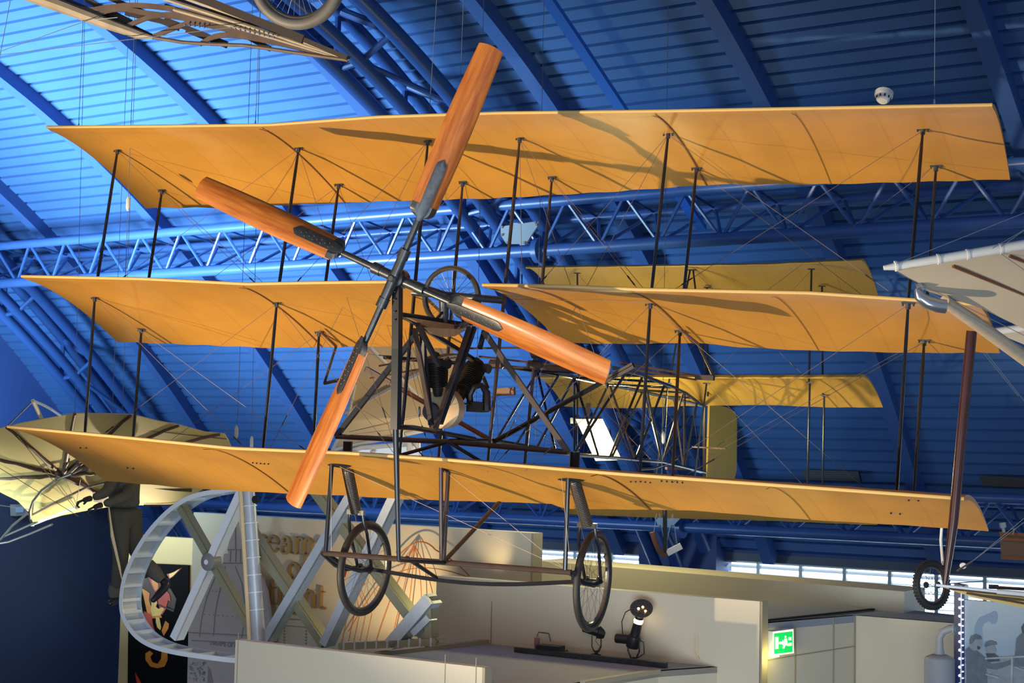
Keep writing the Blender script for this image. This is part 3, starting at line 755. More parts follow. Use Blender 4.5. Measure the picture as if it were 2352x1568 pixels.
mb = MB(); mb.path([mg+V3(e) for e in ((-.05, 0, -.06), (-.055, 0, .02), (-.03, 0, .07), (.02, 0, .08), (.055, 0, .04), (.06, 0, -.07))], [.025, .02, .018, .018, .025, .03], 8)
mb.box(mg+np.array([0, 0, -.05]), (.055, 0, 0), (0, .045, 0), (0, 0, .03)); mb.build('magneto', M['engine'], tri)
MB().tube(X0((1062, 925), .1), X0((1110, 938), .1), .006).build('magneto_bracket', M['strut'], tri)
for px in ((963, 945), (1062, 940)): MB().torus(X0(px, -.05), (1, .3, 0), .028, .004, 16, 6).build('chain_link', M['palewire'], tri)
MB().path([X0(p, .0) for p in ((1100, 850), (1112, 870), (1120, 890))], .012, 8).build('exhaust_stub', M['engine'], tri)
for p in ((1236, 812), (1262, 806), (1228, 838), (1140, 836)):
    MB().lathe(AX(p, 1, .95), (1, .1, 0), [(-.05, .015), (-.04, .03), (.04, .03), (.05, .015)], 10).build('control_fitting', M['brownstrut'], tri)
MB().beam(AX((1140, 900), 1, .9), AX((1182, 898), 1, .9), .03, .05).build('foot_bar', M['rust'], tri, smooth=False)

# ---------------------------------------------------------------- undercarriage
YC = .27
cL, cR = AX((772, 1002), 1, YC), AX((1305, 1038), 1, YC); cM_ = np.array([0, YC, .185])
MB().path([cL, cM_, cR], .016, 10).build('chassis_crossbar', M['brownstrut'], tri)
apx_ = [AX((958, 765), 1, YC-.05), AX((1112, 762), 1, YC-.05)]
MB().beam(cL, apx_[0], .026, .03).build('chassis_strut', M['strut'], tri, smooth=False)
MB().beam(cR, apx_[1], .026, .03).build('chassis_strut', M['brownstrut'], tri, smooth=False)
for px in ((900, 1042), (1120, 1052)): MB().tube(cM_, node('B', px), .011).build('chassis_brace', M['strut'], tri)
YU = .30
uL, uR = AX((745, 1270), 1, YU), AX((1312, 1314), 1, YU)
MB().path([uL, (uL+uR)/2+np.array([0, 0, .0]), uR], .017, 10).build('upper_spreader_bar', M['brownstrut'], tri)
YW = .62
hL, hR = AX((838, 1305), 1, YW), AX((1362, 1334), 1, YW)
MB().path([hL*(1-t)+hR*t+np.array([0, 0, -.055*math.sin(math.pi*t)**1.2]) for t in np.linspace(0, 1, 17)], .013, 10).build('axle_bar', M['strut'], tri)
MB().path([pt_b, np.array([0, YU, uL[2]*.5+uR[2]*.5])], .011, 8).build('skid_bar', M['strut'], tri)
MB().path([AX((935, 1281), 1, .1), AX((1002, 1326), 1, YW)], [.014, .012], 8).build('skid_bar', M['strut'], tri)
for a, b in (((762, 1066), (748, 1266)), ((1305, 1092), (1298, 1308)), ((1013, 1080), (1014, 1286)), ((1030, 1082), (1019, 1286))):
    MB().tube(node('B', a), AX(b, 1, YU), .0135, n=10).build('undercarriage_strut', M['brownstrut'] if a[0] in (1013, 1030) else M['strut'], tri)
MB().tube(AX((1021, 1288), 1, YU), node('B', (1148, 1155)), .014).build('undercarriage_strut', M['brownstrut'], tri)
for (px, hw) in (((780, 1066), .16), ((1021, 1079), .06), ((1312, 1094), .16)):
    u, t, _ = wB.find(px); du = hw/6.1; P = []
    for k in range(9):
        s_ = k/8; ww = .045*math.sin(math.pi*min(1, .05+s_*.9))
        P.append([wB.P(u+du*(s_-.5), t-ww/1.1, -.019), wB.P(u+du*(s_-.5), t+ww/1.1, -.019), wB.P(u+du*(s_-.5), t+ww/1.1, -.017), wB.P(u+du*(s_-.5), t-ww/1.1, -.017)])
    MB().grid(P, wrapv=True).build('wing_opening', M['dark'], oB, smooth=False)
for side, sp_t, sp_b, fk, hubp, bar in ((-1, (797, 1072), (818, 1176), (((806, 1178), (812, 1215), (831, 1292)), ((826, 1176), (840, 1222), (848, 1295))), hL, uL), (1, (1318, 1098), (1349, 1206), (((1333, 1205), (1340, 1245), (1345, 1325)), ((1360, 1205), (1374, 1260), (1377, 1325))), hR, uR)):
    a, b = node('B', sp_t), AX(sp_b, 1, YW-.12)
    o = MB().tube(a+np.array([0, 0, .03]), b, .020, n=12).build('shock_spring', M['brownstrut'], tri)
    d = unit(b-a); u, w = frame(d); Ln = np.linalg.norm(b-a)
    MB().path([a+d*Ln*i/460+.033*(math.cos(i*.42)*u+math.sin(i*.42)*w) for i in range(461)], .0042, 5).build('coil', M['rim'], o)
    MB().tube(a+np.array([0, 0, .16]), a, .03, n=10).build('spring_housing', M['strut'], o)
    for j, f in enumerate(fk):
        off = (j-.5)*.10
        p0 = b+np.array([off*.9, 0, 0]); p2 = hubp+np.array([off, 0, 0]); p1 = (p0+p2)/2+np.array([off*.3, -.03, .05])
        MB().path([p0, p0*.6+p1*.4+np.array([0, -.01, 0]), p1, p1*.4+p2*.6, p2], .010, 8).build('wheel_fork', M['strut'], tri)
    MB().beam(b-np.array([.06, 0, 0]), b+np.array([.06, 0, 0]), .03, .03).build('fork_crown', M['strut'], tri, smooth=False)
    for off in (-.05, .05):
        MB().path([bar+np.array([-side*off*.3, 0, 0]), bar*.6+hubp*.4+np.array([off*.6, -.02, -.035]), bar*.25+hubp*.75+np.array([off, -.02, -.03]), hubp+np.array([off, 0, 0])], .015, 8).build('trailing_link', M['strut'], tri)
    # wheel
    wr = .302
    wc = hubp
    axd = unit((1, .13*0+.02, 0)) if side > 0 else unit((1, -.06, 0))
    ty = MB().torus(wc, axd, wr-.021, .0215, 60, 12).build('tyre', M['rubber'], tri)
    MB().torus(wc, axd, wr-.046, .009, 60, 8, 1.5).build('rim', M['rim'], ty)
    MB().lathe(wc-axd*.05, axd, [(0, .012), (.01, .03), (.02, .03), (.02, .014), (.08, .014), (.08, .03), (.09, .03), (.1, .012)], 14).build('wheel_hub', M['steel'], ty)
    u, w = frame(axd); mb = MB()
    for k in range(32):
        t = 2*math.pi*k/32; s_ = 1 if k % 2 else -1; t2 = t+(.9 if (k//2) % 2 else -.9)
        mb.tube(wc+(wr-.05)*(math.cos(t)*u+math.sin(t)*w), wc+axd*.035*s_+.026*(math.cos(t2)*u+math.sin(t2)*w), .0011, n=4)
    mb.build('spoke_set', M['wire'], ty)
    MB().tube(wc+(wr-.05)*(math.cos(.6)*u+math.sin(.6)*w), wc+(wr-.085)*(math.cos(.6)*u+math.sin(.6)*w), .004).build('tyre_valve', M['steel'], ty)
# tail wheel and small fittings at the end of the frame
MB().beam(RU((1530, 1075)), RU((1690, 1070)) if False else RU((1600, 1078)), .02, .02).build('tail_skid', M['rust'], tri, smooth=False)
MB().path([RU(p) for p in ((1470, 1078), (1500, 1076), (1530, 1066), (1556, 1052))], .010, 8).build('tail_skid', M['brownstrut'], tri)
MB().beam(AX((1590, 1026), 1, 5.2), AX((1668, 1030), 1, 5.2), .02, .012).build('rudder_tiller', M['rust'], tri, smooth=False)

# ---------------------------------------------------------------- bracing wires
def Nn(k, px): return node(k, px)+np.array([0, 0, -.02])
T0f, T1f, T4f, T5f = (270, 340), (686, 335), (1535, 302), (2120, 292)
T0r, T1r, T4r, T5r = (372, 433), (778, 420), (1600, 382), (2150, 377)
M0f, M1f, M4f, M5f = (218, 678), (636, 690), (1494, 694), (2085, 712)
M0r, M1r, M4r, M5r = (325, 752), (733, 758), (1562, 755), (2123, 777)
B0f, B1f, B4f, B5f = (193, 1023), (602, 1056), (1469, 1106), (2059, 1152)
B0r, B1r, B4r, B5r = (300, 1080), (716, 1108), (1541, 1146), (2099, 1188)
T2, T3, T2r, T3r = (983, 318), (1194, 312), (1063, 414), (1268, 403)
wires = [('T', T1f, 'M', M0f), ('T', T0f, 'M', M1f), ('T', T4f, 'M', M5f), ('M', M1f, 'B', B0f), ('M', M0f, 'B', B1f), ('M', M5f, 'B', B4f), ('M', M4f, 'B', B5f),
         ('T', T1r, 'M', M0r), ('T', T4r, 'M', M5r), ('M', M1r, 'B', B0r), ('M', M5r, 'B', B4r), ('T', T2, 'M', M1f), ('T', T3, 'M', M4f), ('T', T4f, 'M', (1200, 690)),
         ('T', T4f, 'B', (1119, 1062)), ('T', T1f, 'B', (918, 1050)), ('T', T2r, 'M', M1r), ('T', T3r, 'M', M4r), ('T', T1r, 'B', (1008, 1110)),
         ('M', M1f, 'B', (918, 1050)), ('M', M1r, 'B', (1008, 1110)), ('M', M4f, 'B', (1119, 1062)), ('M', M4r, 'B', (1203, 1118)), ('M', M0f, 'B', (780, 1090)), ('T', T2, 'B', (602, 1056)), ('T', T3, 'B', B4f),
         ('T', T5f, 'M', M4f), ('T', T3, 'M', (1200, 690)), ('T', T0r, 'M', M1r)]
def wire(a, b, buckle=True, r=.0016, name='bracing_wire'):
    o = MB().tube(a, b, r, n=5).build(name, M['wire'], tri)
    if buckle:
        t = .86; p = V3(a)*(1-t)+V3(b)*t; d = unit(V3(b)-V3(a)); MB().path([p-d*.04, p-d*.03, p, p+d*.03, p+d*.04], [.002, .005, .0035, .005, .002], 6).build('turnbuckle', M['steel'], o)
for k1, p1, k2, p2 in wires: wire(Nn(k1, p1), Nn(k2, p2))
# undercarriage wires
for a, b in ((Nn('B', (780, 1066)), AX((1298, 1306), 1, YU)), (Nn('B', (1021, 1079)), AX((1298, 1306), 1, YU)), (Nn('B', (797, 1072)), hL), (Nn('B', (1312, 1096)), hR), (Nn('B', (1290, 1092)), uR), (Nn('B', (760, 1066)), uL+np.array([.05, 0, 0])),
             (Nn('M', (1160, 695)), AX((1494, 694), 1, .3))): wire(a, b, False, .0013)
# fuselage cross wires
for k in range(len(stn)-1):
    y0, y1 = stn[k], stn[k+1]
    for s_ in (-1, 1):
        wire(lon(s_, y0), lon('b', y1+.33), False, .0012, 'frame_wire'); wire(lon(s_, y1), lon('b', y0-.3), False, .0012, 'frame_wire')
    wire(lon(-1, y0), lon(1, y1), False, .0012, 'frame_wire'); wire(lon(1, y0), lon(-1, y1), False, .0012, 'frame_wire')
for y in (.9, 1.6): wire(lon(-1, y), np.array([.7, .3, .2]), False, .0012, 'frame_wire'); wire(lon(1, y), np.array([-.7, .3, .2]), False, .0012, 'frame_wire')
# tail wires
for a, b in (((1864, 620), (1624, 875)), ((1860, 878), (1624, 1040)), ((1624, 882), (1860, 1130)), ((1592, 620), (1860, 875)), ((1326, 627), (1530, 875)), ((1326, 880), (1500, 1060)), ((1535, 620), (1330, 872))):
    wire(AX(a, 1, ly), AX(b, 1, ly), True, .0013, 'tail_wire')
wire(node('M', M5r), RU((1622, 1050)), False, .0013, 'control_cable'); wire(node('T', T5r), lon(1, 2.8), False, .0013, 'control_cable')
wire(node('M', M0r), lon(-1, 1.3), True, .0013, 'control_cable'); wire(pt_m, cL, True, .0014); wire(pt_t, AX((780, 960), 1, .1), True, .0012); wire(pt_m, AX((772, 1002), 1, YC)+np.array([0, 0, .25]), False, .0012)
wire(X0((930, 760)), X0((985, 960), -.1), False, .0013); wire(X0((925, 770)), X0((965, 925), -.1), False, .0013); wire(X0((940, 770)), X0((1000, 960), -.1), False, .0013)
# suspension cables from the triplane's top wing to the vault
def hangcable(wp, label, dx=0, to=None):
    root = thing('suspension_cable', label, 'cable', wp, 'steel suspension cables')
    n = wp@Nv; top = V3([wp[0]+dx, wp[1], zr(min(n, 17))+.1]) if to is None else to
    o = LMB(root).tube(wp, top, .0022, n=5).build('cable', M['palewire'])
    LMB(root).path([wp+Zv*.0, wp+Zv*.03, wp+Zv*.06], [.004, .007, .004], 6).build('shackle', M['alu'])
def toW(P): return RA@V3(P)+TA
for k, (px, lab, dx) in enumerate((((984, 300), 'thin steel cable rising from the top wing left of the upright blade', .12), ((1050, 400), 'thin steel cable rising behind the upright propeller blade', .04), ((2146, 262), 'thin steel cable rising from the right end of the top wing', 0.02), ((586, 305), 'thin steel cable rising from the left part of the top wing near the seam', .02), ((180, 310), 'thin steel cable rising from the left tip of the top wing', .0))):
    hangcable(toW(wT.find(px)[2])+Zv*.02, lab, dx)
# ================================================================== EXHIBITION PANELS
def panel(name, label, cat, pxs, n, thick, m, medge=None, zbot=None):
    """upright panel parallel to the long wall; pixel corners of its top edge, standing on the floor"""
    a, b = PN(pxs[0], n), PN(pxs[1], n); z = (a[2]+b[2])/2
    z = max(a[2], b[2]) if zbot == 'max' else z
    a = a.copy(); b = b.copy(); za, zb = a[2], b[2]
    root = thing(name, label, cat, V3([(a[0]+b[0])/2, (a[1]+b[1])/2, FLOOR]))
    lo = lambda p: V3([p[0], p[1], FLOOR])
    mb = LMB(root); mb.prism([a, b, lo(b), lo(a)], Nv*thick); mb.build('board', m, smooth=False)
    return root, a, b
NP, NC, NB = 10.6, 10.0, 11.6
p1, pa, pb_ = panel('display_partition', 'tall cream panel lettered dreams of flight with a dome cut-out', 'panel', ((445, 1176), (1226, 1224)), NP, .12, M['beige'])
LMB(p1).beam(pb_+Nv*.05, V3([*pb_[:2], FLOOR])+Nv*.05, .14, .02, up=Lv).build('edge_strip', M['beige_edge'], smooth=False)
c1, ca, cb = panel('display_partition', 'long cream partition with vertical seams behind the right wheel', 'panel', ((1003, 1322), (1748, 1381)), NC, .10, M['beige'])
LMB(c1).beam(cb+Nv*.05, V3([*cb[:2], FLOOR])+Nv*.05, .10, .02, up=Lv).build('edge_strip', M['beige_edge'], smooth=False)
mb = LMB(c1)
for px in ((1003, 1400), (1129, 1400)):
    q = PN(px, NC-.003); mb.box(V3([q[0], q[1], (FLOOR-1.15)/2]), Lv*.003, Nv*.003, Zv*(-1.15-FLOOR)/2)
mb.build('seam', M['beige_edge'], smooth=False)
c2, _, _ = panel('display_partition', 'far cream partition band just under the window louvres', 'panel', ((1232, 1287), (2077, 1358)), NB, .5, M['beige'])
# lid of the far booth
def lid(root, pxs, z, thick, m, name='lid'):
    q = [PZ(p, z) for p in pxs]; return LMB(root).prism(q, Zv*-thick).build(name, m, smooth=False), q
zt2 = -1.16
bt = thing('display_booth', 'cream booth with a grey-blue lid carrying the green exit sign', 'booth', V3([*PZ((1965, 1412), zt2)[:2], FLOOR]))
_, q2 = lid(bt, ((1748, 1381), (2078, 1399), (2200, 1412), (2195, 1431), (1966, 1413), (1750, 1432)), zt2, .05, M['greytop'])
def wallq(root, a, b, zt, m, name='side_panel', th=.04):
    a = V3([a[0], a[1], zt]); b = V3([b[0], b[1], zt]); lo = V3([0, 0, FLOOR-zt]); nrm = unit(np.cross(b-a, Zv))*th
    if nrm@(a) < 0: nrm = -nrm
    return LMB(root).prism([a, b, b+lo, a+lo], nrm).build(name, m, smooth=False)
A5, B5, C5 = PZ((1745, 1432), zt2), PZ((1965, 1413), zt2), PZ((2192, 1431), zt2)
o5 = wallq(bt, A5, B5, zt2-.0, M['beige']); o6 = wallq(bt, B5, C5, zt2-.0, M['beige'])
mb = LMB(bt); d5 = unit(B5-A5); nf = unit(np.cross(d5, Zv)); nf = nf if nf@A5 < 0 else -nf
def on5(px, off=.0):
    u = ray(*px); k = (A5@nf+off)/(u@nf); return u*k
for px in ((1826, 1430), (1914, 1422), (1963, 1416)):
    q = on5((px[0], px[1]+60), .004); mb.box(V3([q[0], q[1], (zt2+FLOOR)/2]), d5*.005, nf*.004, Zv*(zt2-FLOOR)/2)
mb.beam(on5((1750, 1517), .004), on5((1963, 1484), .004), .008, .006)
mb.build('seam', M['beige_edge'], smooth=False)
mb = LMB(bt); mb.beam(PZ((1752, 1425), zt2+.012), PZ((2010, 1398), zt2+.012), .03, .012); mb.build('lid_joint', M['dark'], smooth=False)
# near booth lid
zt1 = -1.47
b1 = thing('display_booth', 'cream booth with a broad grey lid carrying the spotlights', 'booth', V3([*PZ((1400, 1520), zt1)[:2], FLOOR]))
def cutn(a, b, n):
    t = (n-a@Nv)/((b-a)@Nv); return a+(b-a)*t
_q = [PZ(p, zt1) for p in ((862, 1501), (1190, 1466), (1722, 1526), (1512, 1541), (1338, 1568))]
_q.append(cutn(_q[3], _q[4], 8.36)); _q.append(rm(_q[0]@Lv+.25, 8.36, zt1))
LMB(b1).prism(_q, Zv*-.04).build('lid', M['greytop'], smooth=False)
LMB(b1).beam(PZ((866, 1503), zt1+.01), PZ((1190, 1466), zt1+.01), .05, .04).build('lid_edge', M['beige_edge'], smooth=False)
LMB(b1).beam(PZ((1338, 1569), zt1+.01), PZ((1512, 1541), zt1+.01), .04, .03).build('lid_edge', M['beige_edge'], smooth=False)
wallq(b1, PZ((1722, 1526), zt1), PZ((1512, 1541), zt1), zt1, M['beige'])
wallq(b1, _q[3], _q[5], zt1, M['beige'])
LMB(b1).beam(V3([*PZ((1716, 1527), zt1)[:2], zt1]), V3([*PZ((1716, 1527), zt1)[:2], FLOOR]), .03, .03).build('corner_strip', M['plasterwhite'], smooth=False)
p4, _, p4b = panel('display_partition', 'cream low panel in the foreground at the bottom edge of the picture', 'panel', ((541, 1469), (1112, 1533)), 8.2, .07, M['beige'])
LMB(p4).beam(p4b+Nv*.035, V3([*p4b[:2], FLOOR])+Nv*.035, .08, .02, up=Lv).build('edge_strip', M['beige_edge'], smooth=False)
mb = LMB(p4)
for px in ((1022, 1550), (1093, 1550), (546, 1500)):
    q = PN(px, 8.197); mb.box(V3([q[0], q[1], (FLOOR-1.3)/2]), Lv*.002, Nv*.002, Zv*(-1.3-FLOOR)/2)
mb.build('seam', M['beige_edge'], smooth=False)
# left yellow-lit panel with its poster
NL = 12.2
p5, _, _ = panel('display_partition', 'narrow cream panel at the left lit yellow behind the black poster', 'panel', ((284, 1226), (446, 1236)), NL, .1, M['yellowlit'])
po = thing('poster', 'black poster with a fiery orange horned shape and curled tail', 'poster', PN((360, 1568), NL-.02))
LMB(po).prism([PN(p, NL-.03) for p in ((296, 1292), (433, 1298), (432, 1640), (292, 1640))], Nv*.02).build('board', M['poster'], smooth=False)
P_OR = mat('poster_orange', (.85, .28, .02), .4, noise=(6, .6)); P_RD = mat('poster_red', (.7, .05, .02), .4, noise=(7, .5)); P_YL = mat('poster_yellow', (.95, .6, .15), .4, noise=(5, .7)); P_BR = mat('poster_brown', (.09, .03, .01), .5, noise=(8, .3))
def flat(root, shapes, n, step=.0012):
    for i, (pts, m, name) in enumerate(shapes):
        LMB(root).prism([PN(p, n-.002-step*i) for p in pts], Nv*.001).build(name, m, smooth=False)
flat(po, [
 ([(322, 1330), (345, 1325), (370, 1340), (392, 1352), (405, 1375), (400, 1400), (380, 1390), (340, 1385), (325, 1360)], P_BR, 'printed_shadow'),
 ([(329, 1299), (340, 1312), (352, 1322), (363, 1332), (364, 1352), (360, 1362), (352, 1352), (343, 1330)], P_RD, 'printed_ear'),
 ([(345, 1318), (355, 1324), (363, 1332), (363, 1350), (357, 1356), (350, 1340)], P_OR, 'printed_ear'),
 ([(418, 1303), (408, 1310), (392, 1316), (383, 1318), (389, 1329), (397, 1324), (407, 1314)], P_RD, 'printed_ear'),
 ([(412, 1306), (400, 1313), (388, 1318), (390, 1327), (397, 1322), (405, 1314)], P_YL, 'printed_ear'),
 ([(326, 1351), (336, 1356), (344, 1362), (342, 1378), (347, 1395), (354, 1405), (368, 1408), (372, 1418), (350, 1420), (338, 1408), (332, 1380)], P_OR, 'printed_body'),
 ([(362, 1372), (375, 1366), (382, 1355), (389, 1364), (392, 1380), (386, 1378), (380, 1400), (372, 1412), (366, 1395)], P_RD, 'printed_body'),
 ([(349, 1376), (357, 1372), (361, 1384), (358, 1393), (364, 1398), (372, 1394), (377, 1398), (368, 1413), (350, 1415), (346, 1400)], P_YL, 'printed_body'),
 ([(362, 1386), (400, 1401), (398, 1405), (366, 1391)], P_BR, 'printed_flute'),
 ([(331, 1403), (345, 1411), (349, 1420), (353, 1440), (356, 1448), (345, 1440), (338, 1425), (330, 1413)], P_RD, 'printed_leg'),
 ([(358, 1416), (366, 1418), (370, 1440), (368, 1447), (361, 1440), (358, 1428)], P_YL, 'printed_leg'),
 ([(380, 1425), (388, 1432), (387, 1442), (376, 1460), (371, 1448)], P_OR, 'printed_leg'),
 ([(318, 1462), (327, 1464), (328, 1476), (320, 1474)], P_OR, 'printed_flame'),
 ([(372, 1488), (384, 1492), (385, 1515), (378, 1530), (362, 1534), (345, 1530), (334, 1515), (334, 1500), (344, 1494), (352, 1500), (345, 1508), (350, 1520), (362, 1524), (370, 1512)], P_OR, 'printed_tail'),
 ([(310, 1543), (320, 1560), (325, 1570), (314, 1568)], P_RD, 'printed_flame')], NL-.03)
# dome cut-out building standing in front of the panel
DN = 10.35
dome_m = mat('lilac_grey_board', (.40, .37, .38), .7, noise=(3, .93)); dome_l = mat('lilac_grey_line', (.22, .2, .21), .7)
dm = thing('dome_cutout', 'grey cut-out picture of a cathedral dome and lantern spire', 'cut-out', PN((530, 1568), DN))
outline = [(430, 1568), (433, 1440), (440, 1408), (450, 1375), (462, 1348), (478, 1322), (497, 1302), (512, 1293), (514, 1272), (524, 1270), (522, 1262), (527, 1240), (534, 1216), (538, 1200), (541, 1195), (544, 1200), (546, 1216), (552, 1240), (557, 1258), (556, 1270), (562, 1278), (566, 1292), (585, 1306), (602, 1330), (612, 1360), (618, 1400), (622, 1440), (625, 1568)]
LMB(dm).prism([PN(p, DN) for p in outline], Nv*.03).build('board', dome_m, smooth=False)
for a in ([(440, 1470), (620, 1480)], [(433, 1452), (622, 1462)], [(490, 1460), (493, 1420), (498, 1385), (507, 1345), (517, 1300)], [(555, 1465), (560, 1430), (562, 1385), (556, 1340), (540, 1300)], [(512, 1293), (566, 1293)], [(523, 1262), (557, 1262)], [(528, 1290), (530, 1265)], [(541, 1291), (542, 1264)], [(552, 1291), (552, 1264)], [(540, 1198), (541, 1260)], [(458, 1462), (463, 1420), (475, 1370), (500, 1310)]):
    LMB(dm).path([PN(p, DN-.004) for p in a], .004, 5).build('printed_line', dome_l, smooth=False)
for k in range(14):
    LMB(dm).box(PN((470+k*10.5, 1410+k*.9), DN-.002), Lv*.004, Nv*.002, Zv*.005).build('printed_window', dome_l, smooth=False)
    LMB(dm).box(PN((480+k*8.5, 1356+k*.6), DN-.002), Lv*.003, Nv*.002, Zv*.004).build('printed_window', dome_l, smooth=False)
mb = LMB(dm)
random.seed(4)
for k in range(60):
    mb.box(PN((436+random.random()*36, 1518+random.random()*45), DN-.003), Lv*.014*random.random(), Nv*.001, Zv*.012*random.random())
mb.prism([PN(p, DN-.004) for p in ((478, 1530), (484, 1540), (490, 1568), (476, 1568))], Nv*.002)
mb.build('printed_picture', dome_l, smooth=False)
# caption "Dreams of F" on the dome's base
def text(root, s, px, n, size, m, name, align='LEFT', extrude=.002):
    c = bpy.data.curves.new(name, 'FONT'); c.body = s; c.size = size; c.extrude = extrude; c.align_x = align
    t = bpy.data.objects.new(name, c); C.objects.link(t)
    dg = bpy.context.evaluated_depsgraph_get(); me = bpy.data.meshes.new_from_object(t.evaluated_get(dg)); bpy.data.objects.remove(t)
    me.materials.clear(); me.materials.append(m)
    o = bpy.data.objects.new(name, me); C.objects.link(o); P = PN(px, n); x = -Lv; o.parent = root
    o.matrix_local = Matrix(((x[0], 0, -Nv[0], P[0]-root.location[0]), (x[1], 0, -Nv[1], P[1]-root.location[1]), (0, 1, 0, P[2]-root.location[2]), (0, 0, 0, 1)))
    return o
text(dm, 'DREAMS OF F', (482, 1480), DN-.006, .052, dome_l, 'printed_caption')

# raised serif lettering on the panel, drawn from strokes
LM = mat('gilt_letter', (.36, .25, .11), .45, .2)
def glyph(ch):
    """strokes: ('l', pts, w) polylines; coordinates in x-height units, thick stems and thin serifs"""
    T, t, s = .17, .075, .06
    def arc(cx, cy, rx, ry, a0, a1, n=16): return [(cx+rx*math.cos(math.radians(a0+(a1-a0)*i/n)), cy+ry*math.sin(math.radians(a0+(a1-a0)*i/n))) for i in range(n+1)]
    def foot(x, y=0, w=.17): return ('l', [(x-w, y+s/2), (x+w, y+s/2)], s)
    g = {'r': ([('l', [(.2, 0), (.2, 1)], T), foot(.2), ('l', [(.04, .96), (.2, .96)], s), ('l', arc(.46, .68, .26, .28, 170, 60, 8), t), ('d', (.6, .86), .09)], .72),
         'e': ([('l', arc(.45, .5, .36, .46, 10, 330, 26), .11), ('l', arc(.45, .5, .33, .43, 110, 250, 10), T), ('l', [(.14, .53), (.8, .53)], t)], .92),
         'a': ([('l', [(.66, 0.03), (.66, .7)], T), ('l', arc(.42, .7, .24, .26, 0, 150, 10), .1), ('d', (.24, .74), .09), ('l', arc(.38, .27, .24, .26, 60, 330, 16), .11), ('l', [(.7, .08), (.86, .06)], s)], .92),
         'm': ([('l', [(.2, 0), (.2, 1)], T), ('l', [(.72, 0), (.72, .72)], T), ('l', [(1.24, 0), (1.24, .72)], T), foot(.2), foot(.72), foot(1.24), ('l', [(.04, .96), (.2, .96)], s), ('l', arc(.5, .68, .24, .27, 175, 0, 10), .09), ('l', arc(1.02, .68, .24, .27, 175, 0, 10), .09)], 1.46),
         's': ([('l', arc(.38, .73, .22, .23, 20, 200, 12)+arc(.38, .26, .24, .25, 80, -160, 14), .13), ('l', [(.6, .78), (.61, .94)], s), ('l', [(.13, .04), (.12, .24)], s)], .74),
         'o': ([('l', arc(.47, .5, .36, .46, 0, 360, 30), .1), ('l', arc(.47, .5, .34, .42, 120, 240, 10), T), ('l', arc(.47, .5, .34, .42, -60, 60, 10), T)], .94),
         'f': ([('l', [(.24, 0), (.24, 1.2)], T), foot(.24), ('l', arc(.5, 1.2, .26, .28, 180, 50, 8), .1), ('d', (.64, 1.38), .09), ('l', [(.06, .94), (.5, .94)], s)], .62),
         'l': ([('l', [(.2, 0), (.2, 1.5)], T), foot(.2), ('l', [(.04, 1.46), (.2, 1.46)], s)], .42),
         'i': ([('l', [(.2, 0), (.2, 1)], T), foot(.2), ('l', [(.04, .96), (.2, .96)], s), ('d', (.2, 1.32), .11)], .42),
         'g': ([('l', arc(.42, .66, .25, .3, 0, 360, 20), .12), ('l', [(.62, .88), (.82, .97)], .08), ('l', arc(.3, .2, .1, .14, 90, 250, 8)+arc(.44, -.2, .32, .22, 90, -250, 18), .1)], .88),
         'h': ([('l', [(.2, 0), (.2, 1.5)], T), ('l', [(.74, 0), (.74, .72)], T), foot(.2), foot(.74), ('l', [(.04, 1.46), (.2, 1.46)], s), ('l', arc(.5, .68, .25, .27, 175, 0, 10), .09)], .96),
         't': ([('l', [(.24, .12), (.24, 1.26)], T), ('l', arc(.42, .2, .19, .18, 190, 320, 8), .1), ('l', [(.06, .94), (.5, .94)], s)], .6),
         'd': ([('l', [(.7, 0), (.7, 1.5)], T), ('l', arc(.42, .5, .32, .46, 0, 360, 26), .1), ('l', arc(.42, .5, .3, .42, 110, 250, 10), T), ('l', [(.55, 1.46), (.7, 1.46)], s), ('l', [(.7, .03), (.88, .03)], s)], .96)}
    return g[ch]
def lettering(word, px, n, size, width=1.0):
    """px = pixel of the left end of the baseline on plane n"""
    P0 = PN(px, n); ex = -Lv; x = 0
    for ch in word:
        st, adv = glyph(ch); mb = LMB(p1)
        for k, q in enumerate(st):
            e = .0006*k
            if q[0] == 'l':
                pts = q[1]; w = q[2]/2; Lf, Rt = [], []
                for i, p in enumerate(pts):
                    a = pts[max(i-1, 0)]; b = pts[min(i+1, len(pts)-1)]; d = np.array([b[0]-a[0], b[1]-a[1]]); d = d/max(np.linalg.norm(d), 1e-6); nn_ = np.array([-d[1], d[0]])*w
                    Lf.append((p[0]+nn_[0], p[1]+nn_[1])); Rt.append((p[0]-nn_[0], p[1]-nn_[1]))
                G = []
                for a, b in zip(Lf, Rt):
                    f_ = lambda q_, dep: P0+ex*(x+q_[0]*width)*size+Zv*q_[1]*size-Nv*dep
                    G.append([f_(a, 0), f_(b, 0), f_(b, .035+e), f_(a, .035+e)])
                mb.grid(G, wrapv=True); m_ = len(G); o_ = len(mb.v)-4*m_
                mb.f += [(o_, o_+1, o_+2, o_+3), (o_+4*m_-1, o_+4*m_-2, o_+4*m_-3, o_+4*m_-4)]; mb.m += [0, 0]
            else:
                c_ = P0+ex*(x+q[1][0]*width)*size+Zv*q[1][1]*size; mb.lathe(c_, -Nv, [(0, q[2]*size), (.036, q[2]*size)], 12)
        mb.build('raised_letter', LM, smooth=False)
        x += adv*width
NLt = NP-.002
lettering('dreams', (560, 1264), NLt, .155, 1.1); lettering('of', (662, 1330), NLt, .155, 1.1); lettering('flight', (618, 1386), NLt, .155, 1.1)
